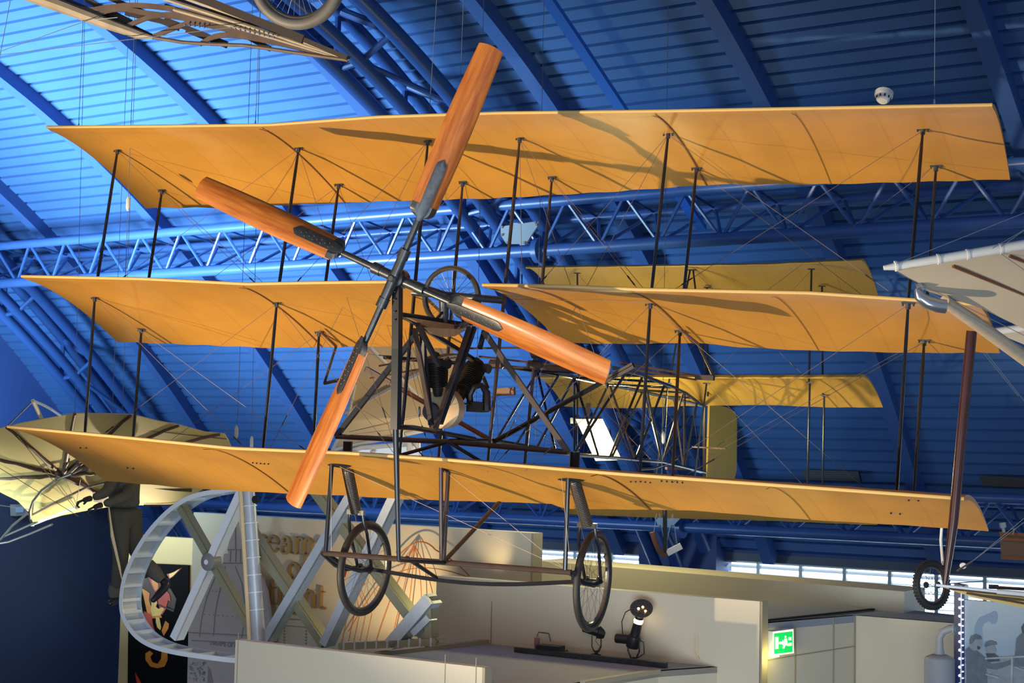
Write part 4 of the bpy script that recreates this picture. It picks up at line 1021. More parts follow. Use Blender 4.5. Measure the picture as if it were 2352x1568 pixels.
# orange balloon-net lines painted on the panel and a balloon print
OL = mat('orange_line', (.45, .13, .03), .6)
net = thing('wire_balloon', 'orange wire outline of a balloon dome mounted on the cream panel', 'wire sculpture', PN((950, 1470), NP-.1))
def netline(pts, r=.005): LMB(net).path([PN(p, NP-.1) for p in pts], r, 6).build('wire', OL)
def bez(p0, p1, p2, n=12): return [((1-t)**2*p0[0]+2*t*(1-t)*p1[0]+t*t*p2[0], (1-t)**2*p0[1]+2*t*(1-t)*p1[1]+t*t*p2[1]) for t in [i/n for i in range(n+1)]]
netline(bez((905, 1290), (960, 1215), (1000, 1262))+bez((1000, 1262), (1050, 1290), (1078, 1322))[1:], .006)
for e, c_ in (((930, 1460), (948, 1330)), ((965, 1440), (975, 1340)), ((1003, 1420), (990, 1310)), ((900, 1470), (925, 1350)), ((862, 1480), (890, 1380)), ((915, 1300), (930, 1280))): netline(bez((952, 1253), c_, e), .004)
netline(bez((880, 1330), (960, 1280), (1075, 1325)), .004); netline(bez((800, 1450), (840, 1380), (900, 1300)), .004)
pr = thing('balloon_print', 'orange red printed balloon and basket on the cream panel behind the left wheel', 'picture', PN((820, 1360), NP-.004))
flat(pr, [([(786, 1290), (794, 1292), (797, 1310), (793, 1325), (788, 1325), (785, 1308)], P_RD, 'printed_balloon'), ([(820, 1336), (824, 1328), (828, 1328), (832, 1336), (840, 1340), (838, 1344), (822, 1343)], P_OR, 'printed_figure')], NP-.003)
for x0 in (785, 800, 812, 826, 840): LMB(pr).path([PN(p, NP-.006) for p in ((x0, 1475), (x0+14, 1410), (815+(x0-812)*.4, 1345))], .0025, 5).build('printed_line', OL, smooth=False)
fm = mat('facade_line', (.3, .27, .25), .7)
fp = thing('facade_print', 'faint printed building facade low on the cream panel between the silver bars', 'picture', PN((685, 1470), NP-.004))
for k in range(8):
    for j in (0, 1):
        q = PN((653+j*50, 1428+k*7), NP-.004); LMB(fp).box(q, Lv*.008, Nv*.002, Zv*.007).build('printed_window', fm, smooth=False)
mb = LMB(fp)
mb.beam(PN((655, 1421), NP-.004), PN((712, 1424), NP-.004), .004, .01); mb.beam(PN((650, 1436), NP-.004), PN((700, 1440), NP-.004), .004, .006)
mb.build('printed_ledge', fm, smooth=False)
lamp('SPOT', 'panel_spot', PN((868, 1462), 9.75), PN((885, 1290), NP), 42, (1, .72, .36), spot_size=math.radians(84), spot_blend=.8, shadow_soft_size=.03)
lamp('SPOT', 'panel_spot_low', PN((1135, 1352), 10.33), PN((1130, 1235), NP), 7, (1, .72, .36), spot_size=math.radians(60), spot_blend=1, shadow_soft_size=.03)
lamp('SPOT', 'poster_panel_spot', PN((400, 1500), NL-1.0), PN((395, 1270), NL), 9, (1, .66, .25), spot_size=math.radians(80), spot_blend=1, shadow_soft_size=.04)

# ================================================================== SILVER WING-RIB FRAME
RN = 8.9
ring = thing('metal_wing_frame', 'large silver metal wing framework with curved nose and crossed bars', 'aircraft frame', PN((540, 1568), RN))
curve = [(560, 1116), (505, 1122), (440, 1136), (392, 1164), (346, 1210), (312, 1260), (288, 1310), (277, 1355), (276, 1400), (287, 1432), (312, 1465), (350, 1488), (400, 1502), (470, 1513), (545, 1522), (640, 1530)]
def smooth_curve(pts, k=4):
    out = []; P_ = [V3(p) for p in pts]
    for i in range(len(P_)-1):
        p0, p1_, p2, p3 = P_[max(i-1, 0)], P_[i], P_[i+1], P_[min(i+2, len(P_)-1)]
        for j in range(k):
            t = j/k; out.append(.5*((2*p1_)+(-p0+p2)*t+(2*p0-5*p1_+4*p2-p3)*t*t+(-p0+3*p1_-3*p2+p3)*t**3))
    out.append(P_[-1]); return out
cv = [PN(tuple(p), RN) for p in smooth_curve(curve)]
ctr = PN((480, 1330), RN)
def inw(i):
    a = cv[max(i-1, 0)]; b = cv[min(i+1, len(cv)-1)]; d = unit(b-a); nn_ = np.cross(d, Nv); return nn_ if nn_@(ctr-cv[i]) > 0 else -nn_
for nm, prof_, m in (('outer_skin', ((0, -.0), (0, .20), (.008, .20), (.008, 0)), 'alu'), ('front_flange', ((-.002, -.006), (-.002, 0), (.035, .0), (.035, -.006)), 'silver'), ('rear_flange', ((0, .194), (0, .202), (.035, .202), (.035, .194)), 'alu')):
    G = [[cv[i]+inw(i)*a+Nv*b for a, b in prof_] for i in range(len(cv))]
    LMB(ring).grid(G, wrapv=True).build(nm, M[m], smooth=False)
for i in range(3, len(cv)-2, 3):
    LMB(ring).box(cv[i]+inw(i)*.016+Nv*.10, inw(i)*.014, unit(cv[i+1]-cv[i])*.012, Nv*.096).build('stiffener', M['silver'], smooth=False)
def rbar(a, b, w, dep, m, off=0., name='cross_bar'):
    A_, B_ = PN(a, RN+off), PN(b, RN+off); d = unit(B_-A_); v = Nv; u = np.cross(v, d); mb = LMB(ring)
    mb.box((A_+B_)/2, (B_-A_)/2, u*w/2, v*dep*.12-v*0)
    mb.box((A_+B_)/2+u*(w*.36)+v*dep*.5, (B_-A_)/2, u*w*.14, v*dep*.5); mb.box((A_+B_)/2-u*(w*.36)+v*dep*.5, (B_-A_)/2, u*w*.14, v*dep*.5)
    return mb.build(name, M[m], smooth=False)
rbar((556, 1120), (398, 1466), .062, .09, 'silver'); rbar((412, 1165), (592, 1482), .05, .08, 'greenalu', .03)
rbar((808, 1130), (608, 1468), .066, .10, 'alu'); rbar((912, 1120), (742, 1480), .066, .10, 'alu', .02); rbar((715, 1120), (985, 1478), .07, .10, 'greenalu', .06)
rbar((560, 1210), (742, 1482), .062, .10, 'greenalu', .06); rbar((985, 1375), (895, 1480), .09, .12, 'alu', .0); rbar((948, 1455), (985, 1418), .05, .08, 'alu', .02)
rbar((982, 1370), (985, 1482), .06, .08, 'greenalu', .04); rbar((780, 1484), (1000, 1474), .05, .12, 'greenalu', .0, 'bottom_rail')
for k in range(9): LMB(ring).box(PN((790+k*25, 1483-k*1.1), RN-.012), -Lv*.008, Nv*.004, Zv*.03).build('rail_clip', M['alu'], smooth=False)
h_ = PN((480, 1290), RN)
LMB(ring).lathe(h_-Nv*.03, Nv, [(0, .018), (0, .045), (.012, .068), (.10, .068), (.11, .05)], 24).build('hub', M['metalbox'])
LMB(ring).lathe(h_-Nv*.034, Nv, [(0, .016), (0, .02), (.01, .02)], 16).build('hub_bore', M['silver'])
# ribbed upright
pa_, pb2 = PN((572, 1125), RN-.02), PN((595, 1480), RN-.02); dd = unit(pb2-pa_)
o = LMB(ring).lathe(pa_, dd, [(0, .042), (.001, .045), (np.linalg.norm(pb2-pa_), .052)], 20).build('ribbed_post', M['alu'])
for k in range(7):
    LMB(ring).lathe(pa_+dd*(.12+.13*k), dd, [(-.005, .046), (-.004, .055), (.004, .055), (.005, .046)], 20).build('post_band', M['silver'], o)
LMB(ring).lathe(PN((585, 1147), RN-.07), Nv, [(0, .02), (.0, .03), (.02, .03)], 16).build('bolt_boss', M['dark'])
LMB(ring).tube(PN((553, 1128), RN-.06), PN((575, 1500), RN-.06), .017, n=12).build('beige_pole', M['cream'])

# ================================================================== FITTINGS ON THE BOOTHS
# spotlights
def spotlight(px, label, big):
    base = PZ(px, zt1); root = thing('spotlight', label, 'spotlight', base, 'booth spotlights')
    LMB(root).lathe(base, Zv, [(0, .04), (.006, .04), (.008, .015), (.03, .012)], 16).build('base_plate', M['blackplastic'])
    u, v = -Lv, Zv; s = 1. if big else .85
    for sx in (-1, 1): LMB(root).path([base+v*.02+u*sx*.02*s, base+v*.07*s+u*sx*.045*s, base+v*.16*s+u*sx*.045*s], .006, 6).build('yoke_arm', M['blackplastic'])
    if big:
        c = base+v*.15; ax = unit(u*.28+v*.9-Nv*.1)
        LMB(root).lathe(c, ax, [(-.06, .02), (-.055, .045), (.0, .05), (.03, .045), (.035, .036), (.12, .032), (.13, .036)], 18).build('lamp_barrel', M['blackplastic'])
        LMB(root).lathe(c+ax*.125, ax, [(0, .03), (.02, .034), (.035, .03)], 16).build('bulb', emis('warm_bulb', (1, .66, .3), 9))
        LMB(root).lathe(c+ax*.16, ax, [(0, .03), (.04, .03), (.06, .045)], 16).build('neck', M['blackplastic'])
        n_ = unit(ax*.75-Nv*.6+u*.1); k = c+ax*.24
        LMB(root).lathe(k, n_, [(-.02, .02), (-.01, .075), (0, .082), (.004, .082), (.006, .02)], 24).build('perforated_shade', M['rim'])
        mb = LMB(root); a_, b_ = frame(n_)
        for i in range(34):
            r_ = .072*math.sqrt((i+.5)/34); t = i*2.4; mb.ball(k+n_*.006+(math.cos(t)*a_+math.sin(t)*b_)*r_, .0055, 6)
        mb.build('perforations', M['dark'])
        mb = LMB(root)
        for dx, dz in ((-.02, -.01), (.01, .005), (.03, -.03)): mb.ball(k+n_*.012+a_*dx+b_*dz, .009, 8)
        mb.build('reflected_filament', emis('filament_glint', (1, .6, .25), 4))  # glowing beads stand in for the bulb's reflection on the shade
        LMB(root).tube(c-u*.14, c-u*.03, .034, n=14).build('transformer_can', M['blackplastic'])
        LMB(root).path([c-u*.09+v*.03, c-u*.10+v*.12, c-u*.07+v*.19, k-u*.07], .004, 6).build('cable', M['blackplastic'])
        LMB(root).path([base-u*.02+v*.01, base+u*.04-v*.0+v*.03, base+u*.085+v*.06, base+u*.08+v*.14, c+u*.05], .004, 6).build('cable', M['blackplastic'])
    else:
        c = base+v*.17; ax = unit(-u*.8+v*.3-Nv*.5)
        LMB(root).lathe(c-ax*.04, ax, [(-.03, .02), (-.02, .045), (.03, .05), (.035, .038), (.14, .038), (.145, .03), (.12, .025)], 18).build('lamp_barrel', M['blackplastic'])
        LMB(root).path([base+v*.02, base+u*.03+v*.06, base-u*.01+v*.1, c-v*.04], .004, 6).build('cable', M['blackplastic'])
spotlight((1455, 1518), 'black spotlight with a lit bulb and round perforated shade on the booth lid', True)
spotlight((1370, 1503), 'small black spotlight on the booth lid just under the right wheel', False)
tr = thing('lighting_transformer', 'black oblong transformer box lying on the booth lid', 'transformer', PZ((1262, 1502), zt1))
a, b = PZ((1238, 1500), zt1), PZ((1290, 1505), zt1)
LMB(tr).box((a+b)/2+Zv*.035, (b-a)/2, unit(np.cross(b-a, Zv))*.05, Zv*.032).build('case', M['blackplastic'], smooth=False)
LMB(tr).path([b+Zv*.01, PZ((1310, 1488), zt1+.01), PZ((1332, 1485), zt1+.01)], .005, 6).build('cable', M['blackplastic'])
lamp('SPOT', 'booth_uplight', PZ((1465, 1518), zt1)+Zv*.55-Nv*.12, PD((905, 905), 11.8), 70, (1, .74, .42), spot_size=math.radians(38), spot_blend=.8, shadow_soft_size=.04)
rj = thing('junction_bracket', 'small reddish bracket with a looped wire at the left end of the transformer', 'bracket', PZ((1233, 1496), zt1))
LMB(rj).box(PZ((1233, 1496), zt1)+Zv*.05, -Lv*.018, Nv*.01, Zv*.05).build('bracket_plate', mat('dusty_pink', (.3, .15, .16), .6), smooth=False)
LMB(rj).path([PZ((1233, 1492), zt1)+Zv*.1, PZ((1236, 1492), zt1)+Zv*.13, PZ((1260, 1492), zt1)+Zv*.12, PZ((1264, 1494), zt1)+Zv*.07], .0035, 6).build('looped_wire', M['steel'])
rail = thing('lid_rail', 'long dark metal rail lying across the grey booth lid', 'rail', PZ((1350, 1515), zt1))
LMB(rail).beam(PZ((1184, 1497), zt1)+Zv*.02, PZ((1531, 1534), zt1)+Zv*.02, .04, .035).build('bar', M['steel'], smooth=False)
cl_ = thing('pale_cable_pair', 'two thin pale wires hanging in front of the partition right of the spotlight', 'cable', PN((1600, 1512), NC-.02))
for d in (0, 7): LMB(cl_).path([PN((1595+d, 1455), NC-.01), PN((1595+d, 1495), NC-.01), PN((1598+d*.4, 1505), NC-.01), PN((1600+(d-3)*1.5, 1514), NC-.02)], .0035, 5).build('cable', M['cream'])
# exit sign
es = thing('exit_sign', 'lit green emergency exit sign with a running figure and arrow', 'exit sign', on5((1795, 1500)))
e_g = emis('exit_green', (.0, .42, .07), 1.0); e_w = emis('exit_white', (1, .95, .55), 1.6); e_b = emis('exit_bright', (1, .9, .35), 2.2)
OFF = .10
LMB(es).prism([on5(p, OFF) for p in ((1775, 1450), (1823, 1444), (1824, 1500), (1776, 1506))], -nf*.07).build('case', M['plasterwhite'], smooth=False)
def es_(pts, m, name, o): LMB(es).prism([on5(p, OFF+o) for p in pts], -nf*.002).build(name, m, smooth=False)
es_(((1776, 1451), (1822, 1445), (1823, 1499), (1777, 1505)), e_b, 'light_border', .002)
es_(((1778, 1454), (1821, 1449), (1821, 1497), (1778, 1502)), e_g, 'green_face', .004)
es_(((1781, 1463), (1788, 1462), (1788, 1489), (1781, 1490)), e_w, 'door_symbol', .006)
es_(((1790, 1474), (1798, 1473), (1798, 1469), (1802, 1475), (1798, 1481), (1798, 1478), (1790, 1479)), e_w, 'arrow_symbol', .006)
mb = LMB(es)
mb.prism([on5(p, OFF+.006) for p in ((1803, 1460), (1806, 1460), (1806, 1464), (1803, 1464))], -nf*.002)
mb.prism([on5(p, OFF+.006) for p in ((1802, 1466), (1807, 1466), (1809, 1476), (1805, 1480), (1801, 1476))], -nf*.002)
mb.prism([on5(p, OFF+.006) for p in ((1806, 1476), (1812, 1480), (1811, 1483), (1804, 1480))], -nf*.002); mb.prism([on5(p, OFF+.006) for p in ((1801, 1477), (1805, 1480), (1801, 1489), (1798, 1488))], -nf*.002)
mb.build('running_figure', e_w, smooth=False)
text(es, 'FIRE', (1811, 1474), 1, .028, e_w, 'printed_words') if False else None
for i, wd_ in enumerate(('FIRE', 'EXIT')):
    c = bpy.data.curves.new('w', 'FONT'); c.body = wd_; c.size = .030; c.extrude = .0008; t_ = bpy.data.objects.new('w', c); C.objects.link(t_)
    me = bpy.data.meshes.new_from_object(t_.evaluated_get(bpy.context.evaluated_depsgraph_get())); bpy.data.objects.remove(t_); me.materials.clear(); me.materials.append(e_w)
    o = bpy.data.objects.new('printed_word', me); C.objects.link(o); o.parent = es; P = on5((1811, 1470+i*13), OFF+.007)-V3(es.location); x = d5 if (d5@CA) > 0 else -d5; x = x*.62
    o.matrix_local = Matrix(((x[0], 0, nf[0], P[0]), (x[1], 0, nf[1], P[1]), (0, 1, 0, P[2]), (0, 0, 0, 1)))
LMB(es).prism([on5(p, .0) for p in ((1760, 1452), (1776, 1450), (1777, 1506), (1763, 1508))], nf*.05).build('side_diffuser', e_b, smooth=False)
lamp('POINT', 'exit_sign_glow', on5((1785, 1512), .16), None, 1.3, (1, .85, .25), shadow_soft_size=.03)
# LED column, tank and mural at the right
NM = 10.2
col = thing('led_column', 'dark blue column dotted with two rows of white LED lights', 'light column', V3([*PN((2203, 1568), NM)[:2], FLOOR]))
a = PN((2191, 1340), NM); b = PN((2216, 1344), NM)
mb = LMB(col); mb.prism([a, b, V3([b[0], b[1], FLOOR]), V3([a[0], a[1], FLOOR])], Nv*.08); mb.build('column_body', mat('dark_blue_column', (.01, .02, .09), .3), smooth=False)
led = emis('led_white', (.8, .9, 1), 7)
mb = LMB(col)
for k in range(12): mb.ball(PN((2204, 1356+k*19.5), NM-.010), .008, 8)
mb.build('led_row', led); mb = LMB(col)
for k in range(16): mb.ball(PN((2211.5, 1362+k*15), NM-.010), .0045, 6)
mb.build('led_row', led)
LMB(col).beam(PN((2208, 1345), NM-.01), PN((2207, 1580), NM-.01), .006, .008).build('chrome_trim', M['silver'], smooth=False)
tk = thing('grey_tank', 'grey painted round tank with a bent pipe beside the LED column', 'tank', V3([*PN((2158, 1568), 9.9)[:2], -1.9]))
c = PN((2158, 1530), 9.9); c0 = V3([c[0], c[1], -1.9])
LMB(tk).lathe(c0, Zv, [(0, .095), (c[2]+.045+1.9-.0, .095), (c[2]+.06+1.9, .085), (c[2]+.075+1.9, .05)], 28).build('tank_body', M['tank'])
top = c+Zv*.06
LMB(tk).path([top, top+Zv*.05, top+Zv*.12-Lv*.0, top+Zv*.16-Lv*.02, top+Zv*.185-Lv*.07, top+Zv*.185-Lv*.11], [.035, .026, .022, .024, .024, .024], 14).build('bent_pipe', M['tank'])
LMB(tk).lathe(top+Zv*.185-Lv*.09, -Lv, [(0, .04), (.012, .04)], 16).build('pipe_flange', M['tank'])
mu = thing('photo_mural', 'pale blue-grey photographic mural of men in caps and coats beside a frame', 'mural', V3([*PN((2290, 1568), NM)[:2], FLOOR]))
a, b = PN((2216, 1377), NM), PN((2420, 1392), NM)
LMB(mu).prism([a, b, V3([b[0], b[1], FLOOR]), V3([a[0], a[1], FLOOR])], Nv*.04).build('board', mat('mural_sky', (.30, .42, .54), .6, noise=(1.5, .9)), smooth=False)
g = [mat('mural_grey_%s' % n_, c_, .7, noise=(25, .75)) for n_, c_ in (('dark', (.07, .10, .13)), ('mid', (.14, .19, .24)), ('light', (.30, .36, .41)), ('pale', (.42, .48, .52)))]
flat(mu, [
 ([(2216, 1520), (2280, 1512), (2360, 1506), (2360, 1600), (2216, 1600)], g[2], 'printed_ground'),
 ([(2216, 1492), (2226, 1484), (2232, 1488), (2245, 1494), (2262, 1508), (2278, 1524), (2305, 1520), (2322, 1514), (2326, 1524), (2290, 1538), (2266, 1534), (2268, 1560), (2270, 1600), (2218, 1600), (2220, 1540)], g[1], 'printed_coat'),
 ([(2228, 1474), (2240, 1466), (2254, 1470), (2256, 1482), (2250, 1492), (2236, 1494), (2228, 1488)], g[2], 'printed_face'),
 ([(2226, 1470), (2230, 1459), (2242, 1455), (2253, 1460), (2256, 1468), (2240, 1467), (2232, 1478), (2227, 1478)], g[1], 'printed_cap'),
 ([(2245, 1482), (2252, 1486), (2250, 1491), (2244, 1490)], g[0], 'printed_shadow'),
 ([(2262, 1484), (2272, 1478), (2284, 1482), (2288, 1494), (2282, 1504), (2270, 1502), (2264, 1494)], g[2], 'printed_face'),
 ([(2261, 1482), (2264, 1473), (2276, 1470), (2288, 1474), (2290, 1480), (2276, 1481), (2264, 1486)], g[1], 'printed_cap'),
 ([(2264, 1500), (2284, 1500), (2296, 1510), (2296, 1518), (2270, 1520)], g[0], 'printed_coat'),
 ([(2331, 1500), (2334, 1466), (2344, 1455), (2360, 1452), (2360, 1530), (2328, 1530)], g[1], 'printed_coat'),
 ([(2345, 1440), (2352, 1430), (2360, 1430), (2360, 1455), (2348, 1454)], g[0], 'printed_face'),
 ([(2262, 1510), (2360, 1505), (2360, 1509), (2262, 1514)], g[3], 'printed_rail'),
 ([(2322, 1506), (2327, 1506), (2326, 1600), (2320, 1600)], g[3], 'printed_rail'),
 ([(2264, 1546), (2294, 1554), (2294, 1558), (2264, 1550)], g[3], 'printed_rail'), ([(2332, 1530), (2360, 1540), (2360, 1543), (2332, 1533)], g[3], 'printed_rail')], NM, .0008)
# orange-framed board near the vault at the right
ob = thing('plywood_board', 'plywood box panel with orange edges fixed below the lattice truss', 'board', PN((2330, 1255), 16.1))
LMB(ob).prism([PN(p, 16.1) for p in ((2296, 1223), (2375, 1228), (2378, 1284), (2300, 1281))], Nv*.1).build('board', M['ply'], smooth=False)
for a, b in (((2296, 1224), (2375, 1229)), ((2302, 1237), (2375, 1241)), ((2300, 1280), (2378, 1284))): LMB(ob).beam(PN(a, 16.07), PN(b, 16.07), .02, .03).build('edge_strip', mat('orange_edge', (.6, .2, .06), .5), smooth=False)
LMB(ob).path([PN((2326, 1227), 16), PN((2330, 1215), 16), PN((2322, 1213), 16)], .008, 6).build('cable', M['cream'])
sc = thing('security_camera', 'small white bracket hanging beside the plywood board', 'bracket', PN((2303, 1215), 15.9))
LMB(sc).beam(PN((2302, 1200), 15.9), PN((2304, 1212), 15.9), .05, .05).build('housing', M['plasterwhite'], smooth=False); LMB(sc).tube(PN((2304, 1212), 15.9), PN((2306, 1222), 15.9), .016).build('arm', M['plasterwhite'])
bx = thing('wall_speaker', 'small grey square speaker on the dark left wall', 'speaker', PL((42, 1170), LEND-.05))
LMB(bx).prism([PL(p, LEND-.02) for p in ((23, 1158), (61, 1157), (62, 1181), (24, 1184))], -Lv*.12).build('housing', M['metalbox'], smooth=False)
LMB(bx).prism([PL(p, LEND-.145) for p in ((36, 1164), (53, 1163), (53, 1176), (37, 1177))], -Lv*.01).build('grille', M['plate'], smooth=False)

# ================================================================== CREAM TAILPLANE AND SILVER NACELLE BEHIND THE ENGINE
sp_ = thing('cream_sail_wing', 'cream fabric wing with white battens hanging behind the engine', 'aircraft wing', PD((900, 900), 11.8))
def SD(p, d=11.8): return PD(p, d+(p[1]-900)*.004)
q = [(812, 786), (1030, 780), (1050, 830), (1062, 900), (1030, 945), (985, 985), (900, 1002), (790, 1030), (762, 1034), (782, 985), (800, 950), (806, 880)]
LMB(sp_).prism([SD(p) for p in q], V3([0, .03, 0])).build('fabric', M['cream'], smooth=False)
for a, b in (((845, 790), (975, 925)), ((792, 947), (1000, 838)), ((1010, 790), (1035, 830)), ((815, 880), (800, 955)), ((800, 955), (764, 1034)), ((764, 1033), (985, 986)), ((1000, 838), (1060, 815))):
    LMB(sp_).tube(SD(a, 11.77), SD(b, 11.77), .016, n=8).build('batten', M['whitetube'])
sv = thing('silver_nacelle', 'silver pointed nacelle with a riveted skin seen just above the bottom wing', 'nacelle', PD((870, 1030), 12.2))
q = [(770, 1062), (790, 1036), (830, 1026), (955, 1018), (962, 1030), (962, 1075), (770, 1080)]
LMB(sv).prism([PD(p, 12.2) for p in q], V3([0, .35, 0])).build('skin', M['silver'], smooth=False)
LMB(sv).path([PD(p, 12.18) for p in ((775, 1045), (830, 1028), (960, 1018))], .018, 8).build('edge_tube', M['whitetube'])
for x in (815, 856, 940, 960): LMB(sv).tube(PD((x, 1035), 12.15), PD((x, 1010 if x > 900 else 1040), 12.15), .02, n=8).build('post', M['whitetube'])
# pale skid shape hanging near the arch foot
sk = thing('hanging_skid', 'curved brown skid with a pale blade hanging on a thin post under the bottom wing', 'aircraft skid', PD((1527, 1170), 12.5))
LMB(sk).tube(PD((1527, 1165), 12.5), PD((1528, 1268), 12.5), .018, n=8).build('post', M['strut'])
LMB(sk).path([PD(p, 12.5) for p in ((1498, 1222), (1503, 1240), (1512, 1262), (1522, 1272), (1532, 1274))], .02, 8).build('skid', M['rust'])
LMB(sk).beam(PD((1532, 1270), 12.5), PD((1565, 1253), 12.5), .03, .05).build('blade', M['whitetube'], smooth=False)
for a, b in (((1508, 1180), (1500, 1235)), ((1545, 1180), (1556, 1256)), ((1515, 1180), (1528, 1262)), ((1545, 1180), (1530, 1250))): LMB(sk).tube(PD(a, 12.5), PD(b, 12.5), .003, n=5).build('wire', M['palewire'])

# ================================================================== WHITE MONOPLANE AT THE RIGHT
mo = thing('white_monoplane', 'white taped-edge monoplane wing with wrapped spar and spoked wheel at the right edge', 'aircraft', PD((2300, 700), 6.6))
D0 = 6.6
LMB(mo).path([PD((2030, 615), D0), PD((2060, 611), D0), PD((2352, 562), D0), PD((2480, 541), D0)], [.010, .018, .022, .024], 14).build('leading_edge_tube', M['whitetube'])
for p in ((2058, 611), (2155, 595), (2222, 584), (2298, 571)): LMB(mo).lathe(PD(p, D0), PD((2352, 562), D0)-PD((2060, 611), D0), [(-.006, .0195), (-.005, .0235), (.005, .0235), (.006, .0195)], 14).build('tape_band', M['whitetube'])
wq = [(2060, 622), (2352, 572), (2480, 551), (2500, 800), (2420, 770), (2352, 755), (2250, 706), (2180, 684), (2130, 669), (2112, 652)]
def MD(p): return PD(p, D0+.02+max(0, (p[1]-560))*.0035)
LMB(mo).prism([MD(p) for p in wq], V3([0, .012, .01])).build('wing_fabric', M['sail'], smooth=False)
for a, b in (((2187, 611), (2360, 680)), ((2317, 588), (2380, 612))): LMB(mo).beam(MD(a)-V3([0, .012, 0]), MD(b)-V3([0, .012, 0]), .012, .014).build('batten', M['rust'], smooth=False)
q0 = [MD((2160, 694)), MD((2230, 742)), MD((2352, 830)), MD((2440, 892))]
LMB(mo).path([p-V3([0, .06, 0]) for p in q0], [.027, .032, .034, .035], 16).build('wrapped_spar', M['bindtube'])
LMB(mo).path([PD(p, 6.95) for p in ((2106, 662), (2112, 680), (2130, 694), (2155, 702), (2172, 704))], [.012, .024, .030, .032, .032], 14).build('silver_end_cap', M['capmetal'])
LMB(mo).path([PD(p, 6.93) for p in ((2106, 658), (2114, 656), (2122, 664))], [.012, .014, .012], 10).build('silver_hook', M['capmetal'])
for a, b in (((2060, 605), (2400, 470)), ((2300, 566), (2420, 480)), ((2280, 570), (2400, 500)), ((2060, 625), (2352, 770)), ((2100, 650), (2352, 800)), ((2300, 583), (2360, 625)), ((2265, 810), (2360, 930)), ((2260, 812), (2340, 910))):
    LMB(mo).tube(PD(a, D0-.03), PD(b, D0-.03), .0016, n=5).build('wire', M['palewire'])
LMB(mo).path([PD(p, 8.0) for p in ((2284, 762), (2352, 752), (2440, 740))], .020, 12).build('rear_tube', M['whitetube'])
LMB(mo).prism([PD(p, 8.02) for p in ((2290, 765), (2440, 746), (2440, 830), (2352, 790))], V3([0, .01, 0])).build('rear_fabric', M['sail'], smooth=False)
D1 = 7.6
LMB(mo).path([PD((2232, 760), D1), PD((2212, 960), D1), PD((2190, 1200), D1), PD((2176, 1300), D1), PD((2170, 1344), D1)], [.026, .025, .024, .018, .012], 14).build('dark_red_strut', M['redpole'])
wc = PD((2140, 1343), D1+.05); axw = unit(RA@V3([.62, -.78, .05]))
axw = unit(V3([.52, -.85, .08]))
ty = LMB(mo).torus(wc, axw, .105, .0165, 44, 10).build('tyre', M['rubber'])
o_ = LMB(mo).torus(wc, axw, .087, .006, 40, 8).build('rim', M['rim'], ty); o_.location = (0, 0, 0)
mb = LMB(mo); u, w = frame(axw)
for k in range(24):
    t = 2*math.pi*k/24; s_ = 1 if k % 2 else -1; mb.tube(wc+.086*(math.cos(t)*u+math.sin(t)*w), wc+axw*.03*s_+.014*(math.cos(t+.8*s_)*u+math.sin(t+.8*s_)*w), .001, n=4)
mb.build('spoke_set', M['steel'], ty)
for s_ in (-.045, .035): LMB(mo).lathe(wc+axw*s_, axw, [(0, .008), (.005, .016), (.012, .016), (.014, .008)], 12).build('wheel_hub_flange', M['steel'], ty)
mb = LMB(mo)
for k in range(44):
    t = 2*math.pi*k/44; mb.box(wc+.1205*(math.cos(t)*u+math.sin(t)*w), (math.cos(t)*u+math.sin(t)*w)*.003, (-math.sin(t)*u+math.cos(t)*w)*.004, axw*.010)
mb.build('tread_knobs', M['rubber'], ty, smooth=False)
LMB(mo).path([PD((2150, 1343), D1), PD((2290, 1358), D1-.1)], .007, 8).build('axle_tube', M['silver'])
LMB(mo).path([PD((2290, 1358), D1-.1), PD((2420, 1370), D1-.2)], .012, 10).build('axle_sleeve', M['whitetube'])
LMB(mo).path([PD((2276, 1348), D1-.05), PD((2400, 1355), D1-.1)], .008, 8).build('brass_tube', M['copper'])
LMB(mo).box(PD((2282, 1347), D1-.05), (.022, 0, 0), (0, .01, 0), (0, 0, .010)).build('clamp', M['blackplastic'], smooth=False)
q = [(2165, 1348), (2290, 1360), (2440, 1374), (2440, 1420), (2352, 1396), (2290, 1383), (2240, 1373), (2200, 1360)]
LMB(mo).prism([PD(p, D1+.05) for p in q], V3([0, .02, .005])).build('lower_fabric', M['glider'], smooth=False)
for a, b in (((2180, 1352), (2352, 1370)), ((2220, 1362), (2352, 1386)), ((2250, 1368), (2352, 1378))): LMB(mo).beam(PD(a, D1+.04), PD(b, D1+.04), .005, .008).build('batten', M['willow'], smooth=False)
LMB(mo).tube(PD((2178, 1340), D1), PD((2260, 1334), D1), .003).build('wire', M['palewire'])
LMB(mo).path([PD((2163, 1212), D1+.3), PD((2161, 1240), D1+.3), PD((2165, 1290), D1+.3), PD((2166, 1335), D1+.1)], .0075, 8).build('white_cord', M['whitetube'])
pl = thing('pulley_block', 'small round white pulley on a cable right of the small spoked wheel', 'pulley', PD((2213, 1299), 8.6))
LMB(pl).lathe(PD((2213, 1299), 8.6), (0, 1, 0), [(0, .016), (.01, .018), (.02, .016)], 18).build('sheave', M['plasterwhite'])
LMB(pl).tube(PD((2198, 1311), 8.6), PD((2234, 1288), 8.6), .006, n=6).build('arm', M['rim'])
for d in (0, 6): LMB(pl).tube(PD((2234, 1288), 8.6), PD((2352+d*2, 1190), 8.6), .0018, n=5).build('cable', M['palewire'])

